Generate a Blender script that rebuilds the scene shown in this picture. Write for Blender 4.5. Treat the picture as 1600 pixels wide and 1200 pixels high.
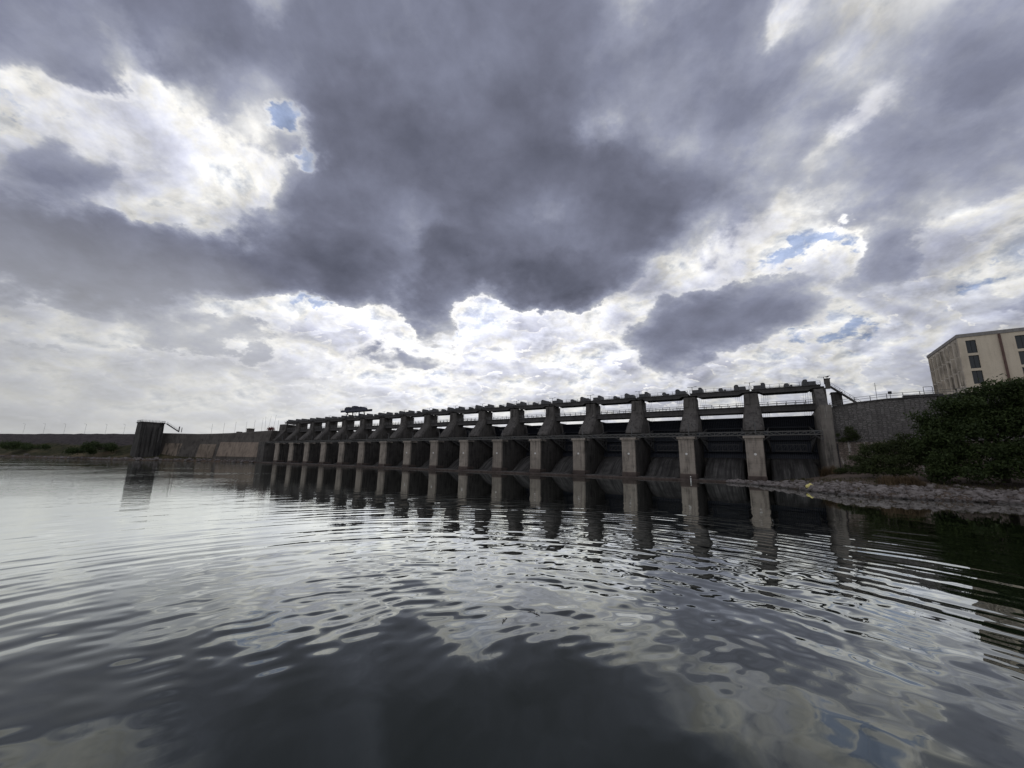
import bpy, bmesh, math, random
import numpy as np
from mathutils import Vector, Matrix, Euler

R = math.radians
scene = bpy.context.scene
for o in list(bpy.data.objects):
    bpy.data.objects.remove(o)
COL = scene.collection

# ------------------------------------------------------------------ camera
CAM = Vector((3.673, -116.470, 4.424))
HEAD = 2.15910887                       # heading of the view, radians from +X
PITCH, ROLL = 0.194177, 0.019963
cam_data = bpy.data.cameras.new("camera")
cam = bpy.data.objects.new("camera", cam_data)
COL.objects.link(cam)
cam_data.sensor_width = 36.0
cam_data.lens = 605.5 / 1600.0 * 36.0
cam_data.clip_start = 0.1
cam_data.clip_end = 20000.0
_fw = Vector((math.cos(HEAD) * math.cos(PITCH), math.sin(HEAD) * math.cos(PITCH), math.sin(PITCH)))
_rt = Vector((math.sin(HEAD), -math.cos(HEAD), 0.0))
_up = _rt.cross(_fw)
_rt2 = _rt * math.cos(ROLL) + _up * math.sin(ROLL)
_up2 = _up * math.cos(ROLL) - _rt * math.sin(ROLL)
_m = Matrix((_rt2, _up2, -_fw)).transposed().to_4x4()
_m.translation = CAM
cam.matrix_world = _m
scene.camera = cam

# ------------------------------------------------------------------ view
scene.view_settings.view_transform = 'Standard'
scene.view_settings.look = 'None'
scene.view_settings.exposure = -1.5        # the picture is exposed for the bright sky
scene.view_settings.gamma = 1.0
scene.view_settings.use_curve_mapping = False
scene.render.engine = 'CYCLES'
scene.cycles.max_bounces = 6
scene.cycles.diffuse_bounces = 3
scene.cycles.glossy_bounces = 3
scene.cycles.transparent_max_bounces = 6
scene.cycles.use_denoising = True

# ------------------------------------------------------------------ sun (veiled by the cloud deck)
SUN_AZ, SUN_EL = R(-7.5), R(29.0)       # azimuth to the right of HEAD, elevation
sun_dir = Vector((math.cos(HEAD - SUN_AZ) * math.cos(SUN_EL), math.sin(HEAD - SUN_AZ) * math.cos(SUN_EL), math.sin(SUN_EL)))
sun_data = bpy.data.lights.new("sun", 'SUN')
sun_data.energy = 0.5
sun_data.angle = R(175.0)
sun_data.color = (1.0, 0.95, 0.88)
sun = bpy.data.objects.new("sun", sun_data)
sun.rotation_euler = sun_dir.to_track_quat('Z', 'Y').to_euler()
COL.objects.link(sun)
SKY_DARK = [
    (-18.7, 48.4, 45, 13.9, -174.2, 0.86, 0.4),
    (-53.5, 38.5, 15.6, 7, -151.8, 0.6, 0.4),
    (-42.9, 36.5, 9.7, 5.2, 174.7, 0.45, 0.3),
    (-20.8, 33.8, 20.7, 15.7, -176.8, 1, 0.4),
    (-11.4, 25.3, 10, 7.3, 91.8, 0.7, 0.4),
    (6.8, 33.5, 22.3, 13.9, -173.6, 1.08, 0.5),
    (20.5, 44.2, 29, 14.8, 175.2, 0.48, 0.3),
    (1.7, 25.1, 15.1, 5.5, -171.3, 0.65, 0.4),
    (-46.1, 19.5, 20.6, 5.5, -163.7, 0.95, 0.4),
    (-30.1, 24.7, 14.6, 6.7, 179.9, 0.5, 0.3),
    (-53.6, 24.8, 7.9, 4.9, -153.1, 0.34, 0.2),
    (-39.1, 14.3, 12.7, 3.1, -174.8, 0.5, 0.2),
    (36.9, 45.9, 26.4, 11.3, 172.5, 0.38, 0.3),
    (34, 37.1, 17.7, 10.3, 176.8, 0.3, 0.3),
    (49.5, 30.4, 15.8, 10.3, 179.9, 0.4, 0.4),
    (56.3, 37, 11.5, 8.2, 145.6, 0.38, 0.3),
    (29.1, 19.5, 19.9, 5.8, -173.9, 0.7, 0.3),
    (27.7, 31.6, 16, 9.4, -174.5, 0.3, 0.2),
    (47.2, 22.4, 6.3, 3.9, -173.8, 0.4, 0.2),
    (53.1, 14.8, 5.2, 2.9, 179.5, 0.3, 0.2),
    (-51.1, 10.6, 3.2, 1.3, -156.5, 0.42, 0.2),
    (-41.8, 8.9, 3.9, 1.5, -156.6, 0.3, 0.2),
    (-15.4, 15.2, 11, 3.6, -169.8, 0.36, 0.2),
    (-23.7, 10.6, 9.8, 2.6, -179.6, 0.22, 0.2),
    (23.9, 14.1, 11.5, 2.6, 175.2, 0.3, 0.2),
    (-5.8, 11.9, 5.7, 2.1, -177.7, 0.22, 0.2),
    (-50.2, 36.5, 7.1, 2.8, 117, -0.32, 0.1),
    (-24.1, 40.7, 6.7, 4.1, -174.9, -0.34, 0.1),
    (14.3, 43.5, 5.5, 3.4, -172, -0.45, 0.1),
    (41.3, 47.1, 4.3, 3.2, 6.2, -0.4, 0.1),
    (-39, 47.5, 4.6, 2, -159.8, -0.3, 0.1),
    (-8.9, 33.5, 4.8, 4.1, 90.1, -0.22, 0.1),
    (44, 34.4, 7, 2.6, -166.7, -0.25, 0.1),
    (5.8, 35.1, 7.1, 3.2, -169.6, -0.2, 0.1),
]
SKY_HOLE = [
    (-35.5, 35.9, 4.4, 3.3, -154.4, 0.68, 0.1),
    (38.7, 25.7, 7.3, 2.5, -174.7, 0.64, 0.1),
    (41.6, 16.7, 5.1, 2.6, -173, 0.48, 0.1),
    (-55.3, 29, 3, 1.6, -169.2, 0.3, 0.1),
    (53.5, 17, 3.1, 2, -162.8, 0.35, 0.1),
    (-28, 20.9, 4.9, 1.8, -158.1, 0.45, 0.1),
    (-4.2, 22.2, 10, 4.1, -177.4, 0.4, 0.1),
]
SKY_GLOW = [
    (-7.8, 24.3, 32.6, 12.4, -175.9, 1, 0.15),
    (-45.6, 31.7, 17.8, 6.9, -176.3, 0.7, 0.2),
    (-5.9, 14.7, 53.2, 12.2, -177.5, 0.75, 0.2),
    (14.3, 43.8, 6.3, 3.8, -169.7, 0.6, 0.1),
    (41.3, 47.1, 4.3, 3.2, 6.2, 0.6, 0.1),
    (44, 34.4, 7, 3.3, -167.6, 0.5, 0.1),
    (34.2, 26.3, 15.4, 5.4, -173.8, 0.6, 0.2),
    (-28.8, 27, 10.4, 2.2, -173.7, 0.7, 0.2),
    (47.7, 25.5, 12.1, 4.5, -177.3, 0.5, 0.1),
]
# ------------------------------------------------------------------ world: Nishita sky under a broken cloud deck
class NT:
    """Tiny node-tree writer."""
    def __init__(self, tree):
        self.t = tree
        self.n = tree.nodes
        self.l = tree.links
    def node(self, kind, **kw):
        nd = self.n.new(kind)
        for k, v in kw.items():
            setattr(nd, k, v)
        return nd
    def link(self, src, dst):
        self.l.new(src, dst)
    def put(self, sock, v):
        if isinstance(v, bpy.types.NodeSocket):
            self.l.new(v, sock)
        elif v is not None:
            sock.default_value = v
    def math(self, op, a, b=None, c=None, clamp=False):
        nd = self.node('ShaderNodeMath', operation=op, use_clamp=clamp)
        self.put(nd.inputs[0], a)
        self.put(nd.inputs[1], b)
        self.put(nd.inputs[2], c)
        return nd.outputs[0]
    def vmath(self, op, a, b=None, scale=None, out=0):
        nd = self.node('ShaderNodeVectorMath', operation=op)
        self.put(nd.inputs[0], a)
        self.put(nd.inputs[1], b)
        if scale is not None:
            self.put(nd.inputs['Scale'], scale)
        return nd.outputs[out]
    def rng(self, v, a, b, c=0.0, d=1.0, smooth=True):
        nd = self.node('ShaderNodeMapRange', interpolation_type='SMOOTHSTEP' if smooth else 'LINEAR')
        self.put(nd.inputs[0], v)
        for i, x in enumerate((a, b, c, d)):
            self.put(nd.inputs[1 + i], x)
        return nd.outputs[0]
    def mix(self, f, a, b, blend='MIX'):
        nd = self.node('ShaderNodeMix', data_type='RGBA', blend_type=blend)
        self.put(nd.inputs[0], f)
        self.put(nd.inputs[6], (*a, 1) if isinstance(a, tuple) and len(a) == 3 else a)
        self.put(nd.inputs[7], (*b, 1) if isinstance(b, tuple) and len(b) == 3 else b)
        return nd.outputs[2]
    def noise(self, vec, scale, detail=4.0, rough=0.5, dist=0.0, color=False, dims='3D', lac=2.0):
        nd = self.node('ShaderNodeTexNoise', noise_dimensions=dims)
        self.put(nd.inputs['Vector'], vec)
        nd.inputs['Scale'].default_value = scale
        nd.inputs['Detail'].default_value = detail
        nd.inputs['Roughness'].default_value = rough
        nd.inputs['Lacunarity'].default_value = lac
        nd.inputs['Distortion'].default_value = dist
        return nd.outputs[1 if color else 0]
    def combine(self, x, y, z):
        nd = self.node('ShaderNodeCombineXYZ')
        for i, v in enumerate((x, y, z)):
            self.put(nd.inputs[i], v)
        return nd.outputs[0]
    def sep(self, v):
        nd = self.node('ShaderNodeSeparateXYZ')
        self.put(nd.inputs[0], v)
        return nd.outputs
    def ramp(self, f, stops, interp='LINEAR'):
        nd = self.node('ShaderNodeValToRGB')
        cr = nd.color_ramp
        cr.interpolation = interp
        while len(cr.elements) < len(stops):
            cr.elements.new(0.5)
        for e, (p, c) in zip(cr.elements, stops):
            e.position = p
            e.color = (*c, 1) if len(c) == 3 else c
        self.put(nd.inputs[0], f)
        return nd.outputs[0]


def lin(r, g, b):
    """sRGB 0-255 to linear."""
    return tuple(((c / 255 + 0.055) / 1.055) ** 2.4 if c > 10 else c / 255 / 12.92 for c in (r, g, b))


world = bpy.data.worlds.new("World")
scene.world = world
world.use_nodes = True
wt = NT(world.node_tree)
for nd in list(wt.n):
    wt.n.remove(nd)
world.cycles.sampling_method = 'MANUAL'
world.cycles.sample_map_resolution = 256
w_out = wt.node('ShaderNodeOutputWorld')
w_bg = wt.node('ShaderNodeBackground')
SKY_STRENGTH = 0.15
DAY = 2.0 ** 1.5                         # true brightness of the cloud deck against the exposure
w_bg.inputs[1].default_value = SKY_STRENGTH
wt.link(w_bg.outputs[0], w_out.inputs[0])

nish = wt.node('ShaderNodeTexSky', sky_type='NISHITA', sun_disc=False)
nish.sun_elevation = SUN_EL
nish.sun_rotation = math.atan2(sun_dir.x, sun_dir.y)
nish.air_density = 1.0
nish.dust_density = 1.0

wdir = wt.node('ShaderNodeTexCoord').outputs['Generated']
d_r = wt.vmath('DOT_PRODUCT', wdir, (math.sin(HEAD), -math.cos(HEAD), 0), out=1)
d_f = wt.vmath('DOT_PRODUCT', wdir, (math.cos(HEAD), math.sin(HEAD), 0), out=1)
d_z = wt.sep(wdir)[2]
az = wt.math('MULTIPLY', wt.math('ARCTAN2', d_r, d_f), 180 / math.pi)
el = wt.math('MULTIPLY', wt.math('ARCSINE', d_z), 180 / math.pi)
zc = wt.math('MAXIMUM', d_z, 0.0)
inv = wt.math('DIVIDE', 1.0, wt.math('ADD', zc, 0.42))
plane = wt.combine(wt.math('MULTIPLY', d_r, inv), wt.math('MULTIPLY', d_f, inv), 0.0)     # the cloud layer seen from below
# warp of the big shapes by the cloud layer's own turbulence
w1 = wt.vmath('SUBTRACT', wt.noise(plane, 2.2, 2, 0.5, color=True), (0.5, 0.5, 0.5))
w2 = wt.vmath('SUBTRACT', wt.noise(plane, 8.5, 5, 0.62, color=True), (0.5, 0.5, 0.5))
ae = wt.combine(az, el, 0.0)
ae = wt.vmath('ADD', ae, wt.vmath('MULTIPLY', w1, (14.0, 10.0, 0.0)))
ae = wt.vmath('ADD', ae, wt.vmath('MULTIPLY', w2, (9.0, 7.0, 0.0)))


ae_h = wt.vmath('ADD', ae, wt.vmath('MULTIPLY', w2, (12.0, 9.0, 0.0)))


def blob_sum(blobs, ae=ae):
    acc = None
    for a, e, rx, ry, rot, amp, plat in blobs:
        mp = wt.node('ShaderNodeMapping', vector_type='TEXTURE')
        wt.put(mp.inputs['Vector'], ae)
        mp.inputs['Location'].default_value = (a, e, 0)
        mp.inputs['Rotation'].default_value = (0, 0, R(rot))
        mp.inputs['Scale'].default_value = (rx, ry, 1)
        gr = wt.node('ShaderNodeTexGradient', gradient_type='SPHERICAL')
        wt.link(mp.outputs[0], gr.inputs[0])
        v = wt.rng(gr.outputs[1], 0.0, 1.0 - plat, 0.0, amp)
        acc = v if acc is None else wt.math('ADD', acc, v)
    return acc


# behind and beside the view the deck goes on as broken cloud of the same kind
beyond = wt.rng(wt.math('ABSOLUTE', az), 55, 85, 0, 1)
over = wt.rng(el, 50, 68, 0, 1)
beyond = wt.math('MULTIPLY', wt.math('MULTIPLY', beyond, 0.36), wt.rng(el, 4, 20))
beyond = wt.math('MAXIMUM', beyond, wt.math('MULTIPLY', over, 0.58))
dark = wt.math('ADD', blob_sum(SKY_DARK), beyond)
hole = blob_sum(SKY_HOLE, ae_h)
glow = blob_sum(SKY_GLOW)

n_big = wt.noise(plane, 2.6, 7, 0.54, 0.15)
n_mid = wt.noise(wt.vmath('ADD', plane, (7.3, 2.1, 0.0)), 5.2, 9, 0.60, 0.15)


# the same layer sampled a little towards the sun: faces turned to it brighten
to_sun = wt.vmath('NORMALIZE', wt.vmath('SUBTRACT', (math.sin(SUN_AZ) * 0.967, math.cos(SUN_AZ) * 0.967, 0.0), plane))
n_off = wt.noise(wt.vmath('ADD', wt.vmath('ADD', plane, (7.3, 2.1, 0.0)), wt.vmath('SCALE', to_sun, scale=0.026)), 5.2, 6, 0.60, 0.15)
lit = wt.math('SUBTRACT', n_mid, n_off)

# --- upper, thin, mottled cloud: white edges, grey-lavender hearts, blue where it opens
glow_c = wt.math('MINIMUM', glow, 1.0)
d2 = wt.math('MULTIPLY_ADD', wt.math('SUBTRACT', n_mid, 0.5), 1.7, 0.52)
d2 = wt.math('SUBTRACT', d2, wt.math('MULTIPLY', hole, 0.10))
d2 = wt.math('MULTIPLY_ADD', wt.math('SUBTRACT', n_big, 0.5), 0.5, d2)
d2 = wt.math('SUBTRACT', d2, wt.math('MULTIPLY', glow_c, 0.06))
col2 = wt.ramp(d2, [(0.22, lin(196, 204, 222)), (0.32, lin(226, 229, 234)), (0.40, lin(241, 240, 237)), (0.50, lin(216, 218, 226)), (0.60, lin(192, 195, 209)), (0.75, lin(166, 169, 186))])
# low banks of cumulus with lit rims
left_haze = wt.rng(az, -12, -42)
cum_v = wt.vmath('ADD', wt.vmath('MULTIPLY', plane, (1.0, 1.5, 1.0)), (2.9, 5.7, 0.0))
n_cum = wt.noise(cum_v, 7.5, 6, 0.52, 0.1)
n_cum2 = wt.noise(wt.vmath('ADD', cum_v, wt.vmath('MULTIPLY', to_sun, (0.016, 0.024, 0.0))), 7.5, 4, 0.52, 0.1)
rim_c = wt.rng(wt.math('SUBTRACT', n_cum, n_cum2), -0.004, 0.022)
cum = wt.math('MULTIPLY', wt.rng(n_cum, 0.505, wt.math('MULTIPLY_ADD', rim_c, -0.045, 0.575)), wt.math('MULTIPLY', wt.rng(el, 25, 14), wt.math('MULTIPLY_ADD', left_haze, -0.6, 0.85)))
col_c = wt.mix(wt.rng(n_cum, 0.515, 0.570), wt.mix(rim_c, lin(222, 224, 232), lin(253, 251, 247)), wt.mix(wt.rng(n_cum, 0.55, 0.70), lin(214, 217, 229), lin(188, 192, 209)))
col2 = wt.mix(cum, col2, col_c)
sky_blue = wt.mix(0.75, wt.vmath('SCALE', nish.outputs[0], scale=SKY_STRENGTH / DAY), lin(158, 177, 217))
hole_v = wt.math('SUBTRACT', wt.math('MULTIPLY', hole, 1.35), wt.math('MULTIPLY', wt.math('SUBTRACT', n_mid, 0.5), 1.5))
open_sky = wt.math('MULTIPLY', wt.rng(hole_v, 0.22, 0.72), 0.85)
col2 = wt.mix(open_sky, col2, sky_blue)
col2 = wt.vmath('MULTIPLY', col2, wt.combine(*[wt.math('MULTIPLY_ADD', glow_c, g, 0.86) for g in (0.50, 0.48, 0.45)]))

lit2 = wt.math('MULTIPLY_ADD', lit, 3.0, 1.0)
col2 = wt.vmath('SCALE', col2, scale=wt.math('MINIMUM', wt.math('MAXIMUM', lit2, 0.70), 1.7))

# --- lower, heavy deck
d1 = wt.math('ADD', dark, wt.math('MULTIPLY', wt.math('SUBTRACT', n_big, 0.5), 1.0))
d1 = wt.math('ADD', d1, wt.math('MULTIPLY', wt.math('SUBTRACT', n_mid, 0.5), 0.5))
d1 = wt.math('SUBTRACT', d1, wt.math('MULTIPLY', hole, 0.62))
soft = wt.rng(el, 22, 46, 0.065, 0.16)
alpha = wt.rng(d1, wt.math('SUBTRACT', 0.33, soft), wt.math('ADD', 0.33, soft))
d1s = wt.math('MULTIPLY', wt.math('MULTIPLY_ADD', wt.math('SUBTRACT', n_mid, 0.5), 1.2, wt.math('MULTIPLY_ADD', wt.math('SUBTRACT', n_big, 0.5), 0.8, d1)), 0.53)
col1 = wt.ramp(d1s, [(0.06, lin(226, 225, 225)), (0.16, lin(184, 187, 197)), (0.28, lin(152, 156, 174)), (0.42, lin(127, 131, 150)), (0.60, lin(111, 114, 131)), (0.95, lin(92, 95, 110))])
col1 = wt.vmath('SCALE', col1, scale=wt.math('MINIMUM', wt.math('MAXIMUM', wt.math('MULTIPLY_ADD', lit, 1.3, 1.0), 0.8), 1.35))
deck = wt.mix(alpha, col2, col1)
rim = wt.math('MULTIPLY', wt.math('MULTIPLY', wt.rng(d1, 0.16, 0.27), wt.rng(d1, 0.27, 0.42, 1.0, 0.0)), wt.math('MULTIPLY', glow_c, 0.45))
deck = wt.mix(rim, deck, (1.25, 1.22, 1.16))

# --- haze towards the horizon
hz = wt.math('POWER', wt.rng(el, 0.0, wt.math('MULTIPLY_ADD', left_haze, 9.0, 15.0), 1.0, 0.0, smooth=False), wt.math('MULTIPLY_ADD', left_haze, -0.7, 1.6))
haze_col = wt.mix(wt.rng(wt.math('ABSOLUTE', wt.math('ADD', az, 7.0)), 0, 60), lin(242, 242, 241), lin(172, 173, 172))
deck = wt.mix(wt.math('MULTIPLY', hz, 0.9), deck, haze_col)
below = wt.rng(el, -2.0, 0.0, 1.0, 0.0)
deck = wt.mix(below, deck, lin(120, 120, 116))
wt.link(wt.vmath('SCALE', deck, scale=DAY / SKY_STRENGTH), w_bg.inputs[0])
# ------------------------------------------------------------------ materials
def new_mat(name):
    m = bpy.data.materials.new(name)
    m.use_nodes = True
    t = NT(m.node_tree)
    for nd in list(t.n):
        t.n.remove(nd)
    out = t.node('ShaderNodeOutputMaterial')
    b = t.node('ShaderNodeBsdfPrincipled')
    t.link(b.outputs[0], out.inputs[0])
    return m, t, b, out


def bump(t, b, h, strength, dist):
    nd = t.node('ShaderNodeBump')
    nd.inputs['Strength'].default_value = strength
    nd.inputs['Distance'].default_value = dist
    t.put(nd.inputs['Height'], h)
    t.link(nd.outputs[0], b.inputs['Normal'])
    return nd


# ------------------------------------------------------------------ mesh helpers
class MB:
    """Collects shapes and links them as ONE mesh object."""
    def __init__(self):
        self.v = []
        self.f = []

    def add(self, verts, faces):
        n = len(self.v)
        self.v += [tuple(p) for p in verts]
        self.f += [tuple(i + n for i in f) for f in faces]
        return self

    def box(self, x0, x1, y0, y1, z0, z1):
        vs = [(x, y, z) for z in (z0, z1) for y in (y0, y1) for x in (x0, x1)]
        return self.add(vs, [(0, 2, 3, 1), (4, 5, 7, 6), (0, 1, 5, 4), (2, 6, 7, 3), (0, 4, 6, 2), (1, 3, 7, 5)])

    def cbox(self, x0, x1, y0, y1, z0, z1, c=0.04):
        """Box with chamfered vertical and top edges."""
        def ring(i, z):
            return [(x0 + c + i, y0 + i, z), (x1 - c - i, y0 + i, z), (x1 - i, y0 + c + i, z), (x1 - i, y1 - c - i, z),
                    (x1 - c - i, y1 - i, z), (x0 + c + i, y1 - i, z), (x0 + i, y1 - c - i, z), (x0 + i, y0 + c + i, z)]
        return self.loft([ring(0, z0), ring(0, z1 - c), ring(c, z1)])

    def loft(self, rings, caps=True):
        n = len(rings[0])
        vs = [p for r in rings for p in r]
        fs = []
        for k in range(len(rings) - 1):
            for i in range(n):
                j = (i + 1) % n
                fs.append((k * n + i, k * n + j, (k + 1) * n + j, (k + 1) * n + i))
        if caps:
            fs.append(tuple(range(n - 1, -1, -1)))
            fs.append(tuple(range((len(rings) - 1) * n, len(rings) * n)))
        return self.add(vs, fs)

    def prism_x(self, prof, x0, x1):
        """Profile of (y, z) points, counter-clockwise seen from +X, extruded along X."""
        n = len(prof)
        vs = [(x0, y, z) for y, z in prof] + [(x1, y, z) for y, z in prof]
        fs = [tuple(range(n - 1, -1, -1)), tuple(range(n, 2 * n))]
        for i in range(n):
            j = (i + 1) % n
            fs.append((i, j, n + j, n + i))
        return self.add(vs, fs)

    def prism_y(self, prof, y0, y1):
        """Profile of (x, z) points extruded along Y."""
        n = len(prof)
        vs = [(x, y0, z) for x, z in prof] + [(x, y1, z) for x, z in prof]
        fs = [tuple(range(n)), tuple(range(2 * n - 1, n - 1, -1))]
        for i in range(n):
            j = (i + 1) % n
            fs.append((j, i, n + i, n + j))
        return self.add(vs, fs)

    def bar(self, a, b, w, h=None, n=4):
        """Straight bar between two points: square (n=4) or round."""
        a, b = Vector(a), Vector(b)
        h = w if h is None else h
        d = (b - a).normalized()
        s = d.cross(Vector((0, 0, 1)))
        if s.length < 1e-3:
            s = Vector((1, 0, 0))
        s.normalize()
        u = s.cross(d)
        rings = []
        for p in (a, b):
            if n == 4:
                rings.append([p + s * (w / 2 * i) + u * (h / 2 * j) for i, j in ((-1, -1), (1, -1), (1, 1), (-1, 1))])
            else:
                rings.append([p + s * (w / 2 * math.cos(2 * math.pi * k / n)) + u * (w / 2 * math.sin(2 * math.pi * k / n)) for k in range(n)])
        return self.loft(rings)

    def tube(self, pts, radii, n=6):
        pts = [Vector(p) for p in pts]
        rings = []
        for i, p in enumerate(pts):
            d = (pts[min(i + 1, len(pts) - 1)] - pts[max(i - 1, 0)]).normalized()
            s = d.cross(Vector((0.3, 0.9, 0.2)))
            s.normalize()
            u = s.cross(d)
            rings.append([p + s * (radii[i] * math.cos(2 * math.pi * k / n)) + u * (radii[i] * math.sin(2 * math.pi * k / n)) for k in range(n)])
        return self.loft(rings)

    def mesh(self, name, mat=None, smooth=False):
        me = bpy.data.meshes.new(name)
        me.from_pydata([tuple(p) for p in self.v], [], self.f)
        bm = bmesh.new()
        bm.from_mesh(me)
        bmesh.ops.recalc_face_normals(bm, faces=bm.faces)
        bm.to_mesh(me)
        bm.free()
        if mat:
            me.materials.append(mat)
        if smooth:
            me.polygons.foreach_set('use_smooth', [True] * len(me.polygons))
        me.update()
        return me

    def build(self, name, mat=None, parent=None, smooth=False):
        return place(name, self.mesh(name, mat, smooth), parent)


def place(name, data, parent=None, loc=(0, 0, 0), rot=(0, 0, 0), scale=(1, 1, 1)):
    o = bpy.data.objects.new(name, data)
    COL.objects.link(o)
    o.parent = parent
    o.location = loc
    o.rotation_euler = rot
    o.scale = scale
    return o


def tag(o, label=None, cat=None, group=None, kind=None):
    if label:
        o['label'] = label
    if cat:
        o['category'] = cat
    if group:
        o['group'] = group
    if kind:
        o['kind'] = kind
    return o


def thing(name, label, cat, loc=(0, 0, 0), rz=0.0, group=None):
    o = place(name, None, None, loc, (0, 0, rz))
    return tag(o, label, cat, group)


def raw_mesh(name, verts, faces, mat, smooth=True):
    me = bpy.data.meshes.new(name)
    me.from_pydata(verts, [], faces) if not isinstance(verts, np.ndarray) else me.from_pydata(verts.tolist(), [], faces.tolist())
    if smooth:
        me.polygons.foreach_set('use_smooth', [True] * len(me.polygons))
    me.materials.append(mat)
    me.update()
    return me
# ------------------------------------------------------------------ surface materials
def concrete(name, base, stain, pale=None, streak=0.6, joints=1.3, rough=0.9, bump_s=0.5, scale=1.0, low_stain=None):
    """Weathered concrete: blotches, running stains, pour joints. World-fixed so no two piers are alike."""
    m, t, b, _ = new_mat(name)
    pos = t.node('ShaderNodeNewGeometry').outputs['Position']
    x, y, z = t.sep(pos)
    blot = t.noise(pos, 0.45 * scale, 6, 0.62)
    run = t.noise(t.vmath('MULTIPLY', pos, (1.0, 1.0, 0.07)), 1.7 * scale, 5, 0.65)
    fine = t.noise(pos, 6.0 * scale, 4, 0.6)
    f = t.math('MULTIPLY_ADD', t.rng(run, 0.46, 0.68), streak, t.math('MULTIPLY', t.rng(blot, 0.42, 0.72), 0.55), clamp=True)
    c = t.mix(f, base, stain)
    big = t.noise(t.vmath('ADD', pos, (17, 3, 9)), 0.085, 3, 0.6)
    c = t.mix(t.math('MULTIPLY', t.rng(big, 0.45, 0.65), 0.45), c, tuple(v * 0.5 for v in base))
    if pale:
        pv = t.math('MULTIPLY', t.rng(t.noise(t.vmath('MULTIPLY', t.vmath('ADD', pos, (31, 7, 3)), (1.0, 1.0, 0.10)), 2.3, 4, 0.6), 0.60, 0.70), t.rng(t.noise(t.vmath('ADD', pos, (5, 9, 1)), 0.3, 3, 0.5), 0.45, 0.62))
        c = t.mix(t.math('MULTIPLY', pv, 0.75), c, pale)
    if low_stain:
        lv = t.math('MULTIPLY', t.rng(t.math('ADD', z, t.math('MULTIPLY', run, 2.0)), low_stain[0], low_stain[1], 1.0, 0.0), 0.85)
        c = t.mix(lv, c, low_stain[2])
    c = t.mix(t.math('MULTIPLY', t.rng(fine, 0.35, 0.75), 0.22), c, tuple(v * 0.45 for v in base))
    jz = t.math('FRACT', t.math('DIVIDE', t.math('ADD', z, 0.37), joints))
    jl = t.math('MULTIPLY', t.rng(t.math('ABSOLUTE', t.math('SUBTRACT', jz, 0.5)), 0.455, 0.5), t.rng(blot, 0.3, 0.6))
    c = t.mix(t.math('MULTIPLY', jl, 0.5), c, tuple(v * 0.35 for v in base))
    t.link(c, b.inputs['Base Color'])
    b.inputs['Roughness'].default_value = rough
    b.inputs['Specular IOR Level'].default_value = 0.25
    h = t.math('ADD', t.math('MULTIPLY', fine, 0.3), t.math('MULTIPLY', jl, -0.8))
    bump(t, b, t.math('ADD', h, t.math('MULTIPLY', blot, 0.5)), bump_s, 0.05)
    return m


def plain(name, col, rough=0.6, metal=0.0, var=0.35, scale=3.0, dirt=None, wet=None):
    m, t, b, _ = new_mat(name)
    pos = t.node('ShaderNodeNewGeometry').outputs['Position']
    n = t.noise(pos, scale, 5, 0.6)
    c = t.mix(t.math('MULTIPLY', t.rng(n, 0.3, 0.75), var), col, dirt or tuple(v * 0.4 for v in col))
    if wet:
        c = t.mix(t.math('MULTIPLY', t.rng(t.math('ADD', t.sep(pos)[2], t.math('MULTIPLY', n, 0.4)), wet * 0.6, wet * 1.4, 1.0, 0.0), 0.75), c, tuple(v * 0.22 for v in col))
    t.link(c, b.inputs['Base Color'])
    b.inputs['Roughness'].default_value = rough
    b.inputs['Metallic'].default_value = metal
    b.inputs['Specular IOR Level'].default_value = 0.3
    bump(t, b, n, 0.25, 0.02)
    return m


def masonry(name, c_a, c_b, mortar, bw, bh, pale=0.0, pale_col=(0.4, 0.38, 0.35)):
    """Rubble masonry too far off to tell stone from stone."""
    m, t, b, _ = new_mat(name)
    pos = t.node('ShaderNodeNewGeometry').outputs['Position']
    x, y, z = t.sep(pos)
    along = t.math('SUBTRACT', x, y)
    wob = t.vmath('SUBTRACT', t.noise(pos, 0.9, 3, 0.6, color=True), (0.5, 0.5, 0.5))
    uv = t.vmath('ADD', t.combine(t.math('DIVIDE', along, bw), t.math('DIVIDE', z, bh), 0.0), t.vmath('SCALE', wob, scale=0.7))
    vc = t.node('ShaderNodeTexVoronoi', voronoi_dimensions='2D')
    ve = t.node('ShaderNodeTexVoronoi', voronoi_dimensions='2D', feature='DISTANCE_TO_EDGE')
    for v_ in (vc, ve):
        t.link(uv, v_.inputs['Vector'])
        v_.inputs['Scale'].default_value = 1.0
        v_.inputs['Randomness'].default_value = 0.75
    tone = t.sep(vc.outputs['Color'])[0]
    joint = t.rng(ve.outputs['Distance'], 0.03, 0.12, 1.0, 0.0)
    stone = t.mix(joint, t.mix(tone, c_a, c_b), mortar)
    blot = t.noise(pos, 0.35, 6, 0.62)
    run = t.noise(t.vmath('MULTIPLY', pos, (1.0, 1.0, 0.08)), 1.5, 5, 0.6)
    c = t.mix(t.math('MULTIPLY', t.rng(blot, 0.4, 0.7), 0.6), stone, tuple(v * 0.42 for v in c_a))
    c = t.mix(t.math('MULTIPLY', t.rng(run, 0.5, 0.7), 0.5), c, tuple(v * 0.35 for v in c_a))
    if pale:
        pv = t.rng(t.noise(t.vmath('MULTIPLY', pos, (1.0, 1.0, 0.22)), 1.1, 5, 0.65), 0.55, 0.68)
        c = t.mix(t.math('MULTIPLY', pv, pale), c, pale_col)
    t.link(c, b.inputs['Base Color'])
    b.inputs['Roughness'].default_value = 0.95
    b.inputs['Specular IOR Level'].default_value = 0.2
    h = t.math('ADD', t.math('MULTIPLY', joint, -1.0), t.math('MULTIPLY', t.noise(pos, 2.5, 5, 0.6), 0.8))
    bump(t, b, h, 0.8, 0.10)
    return m


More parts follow.
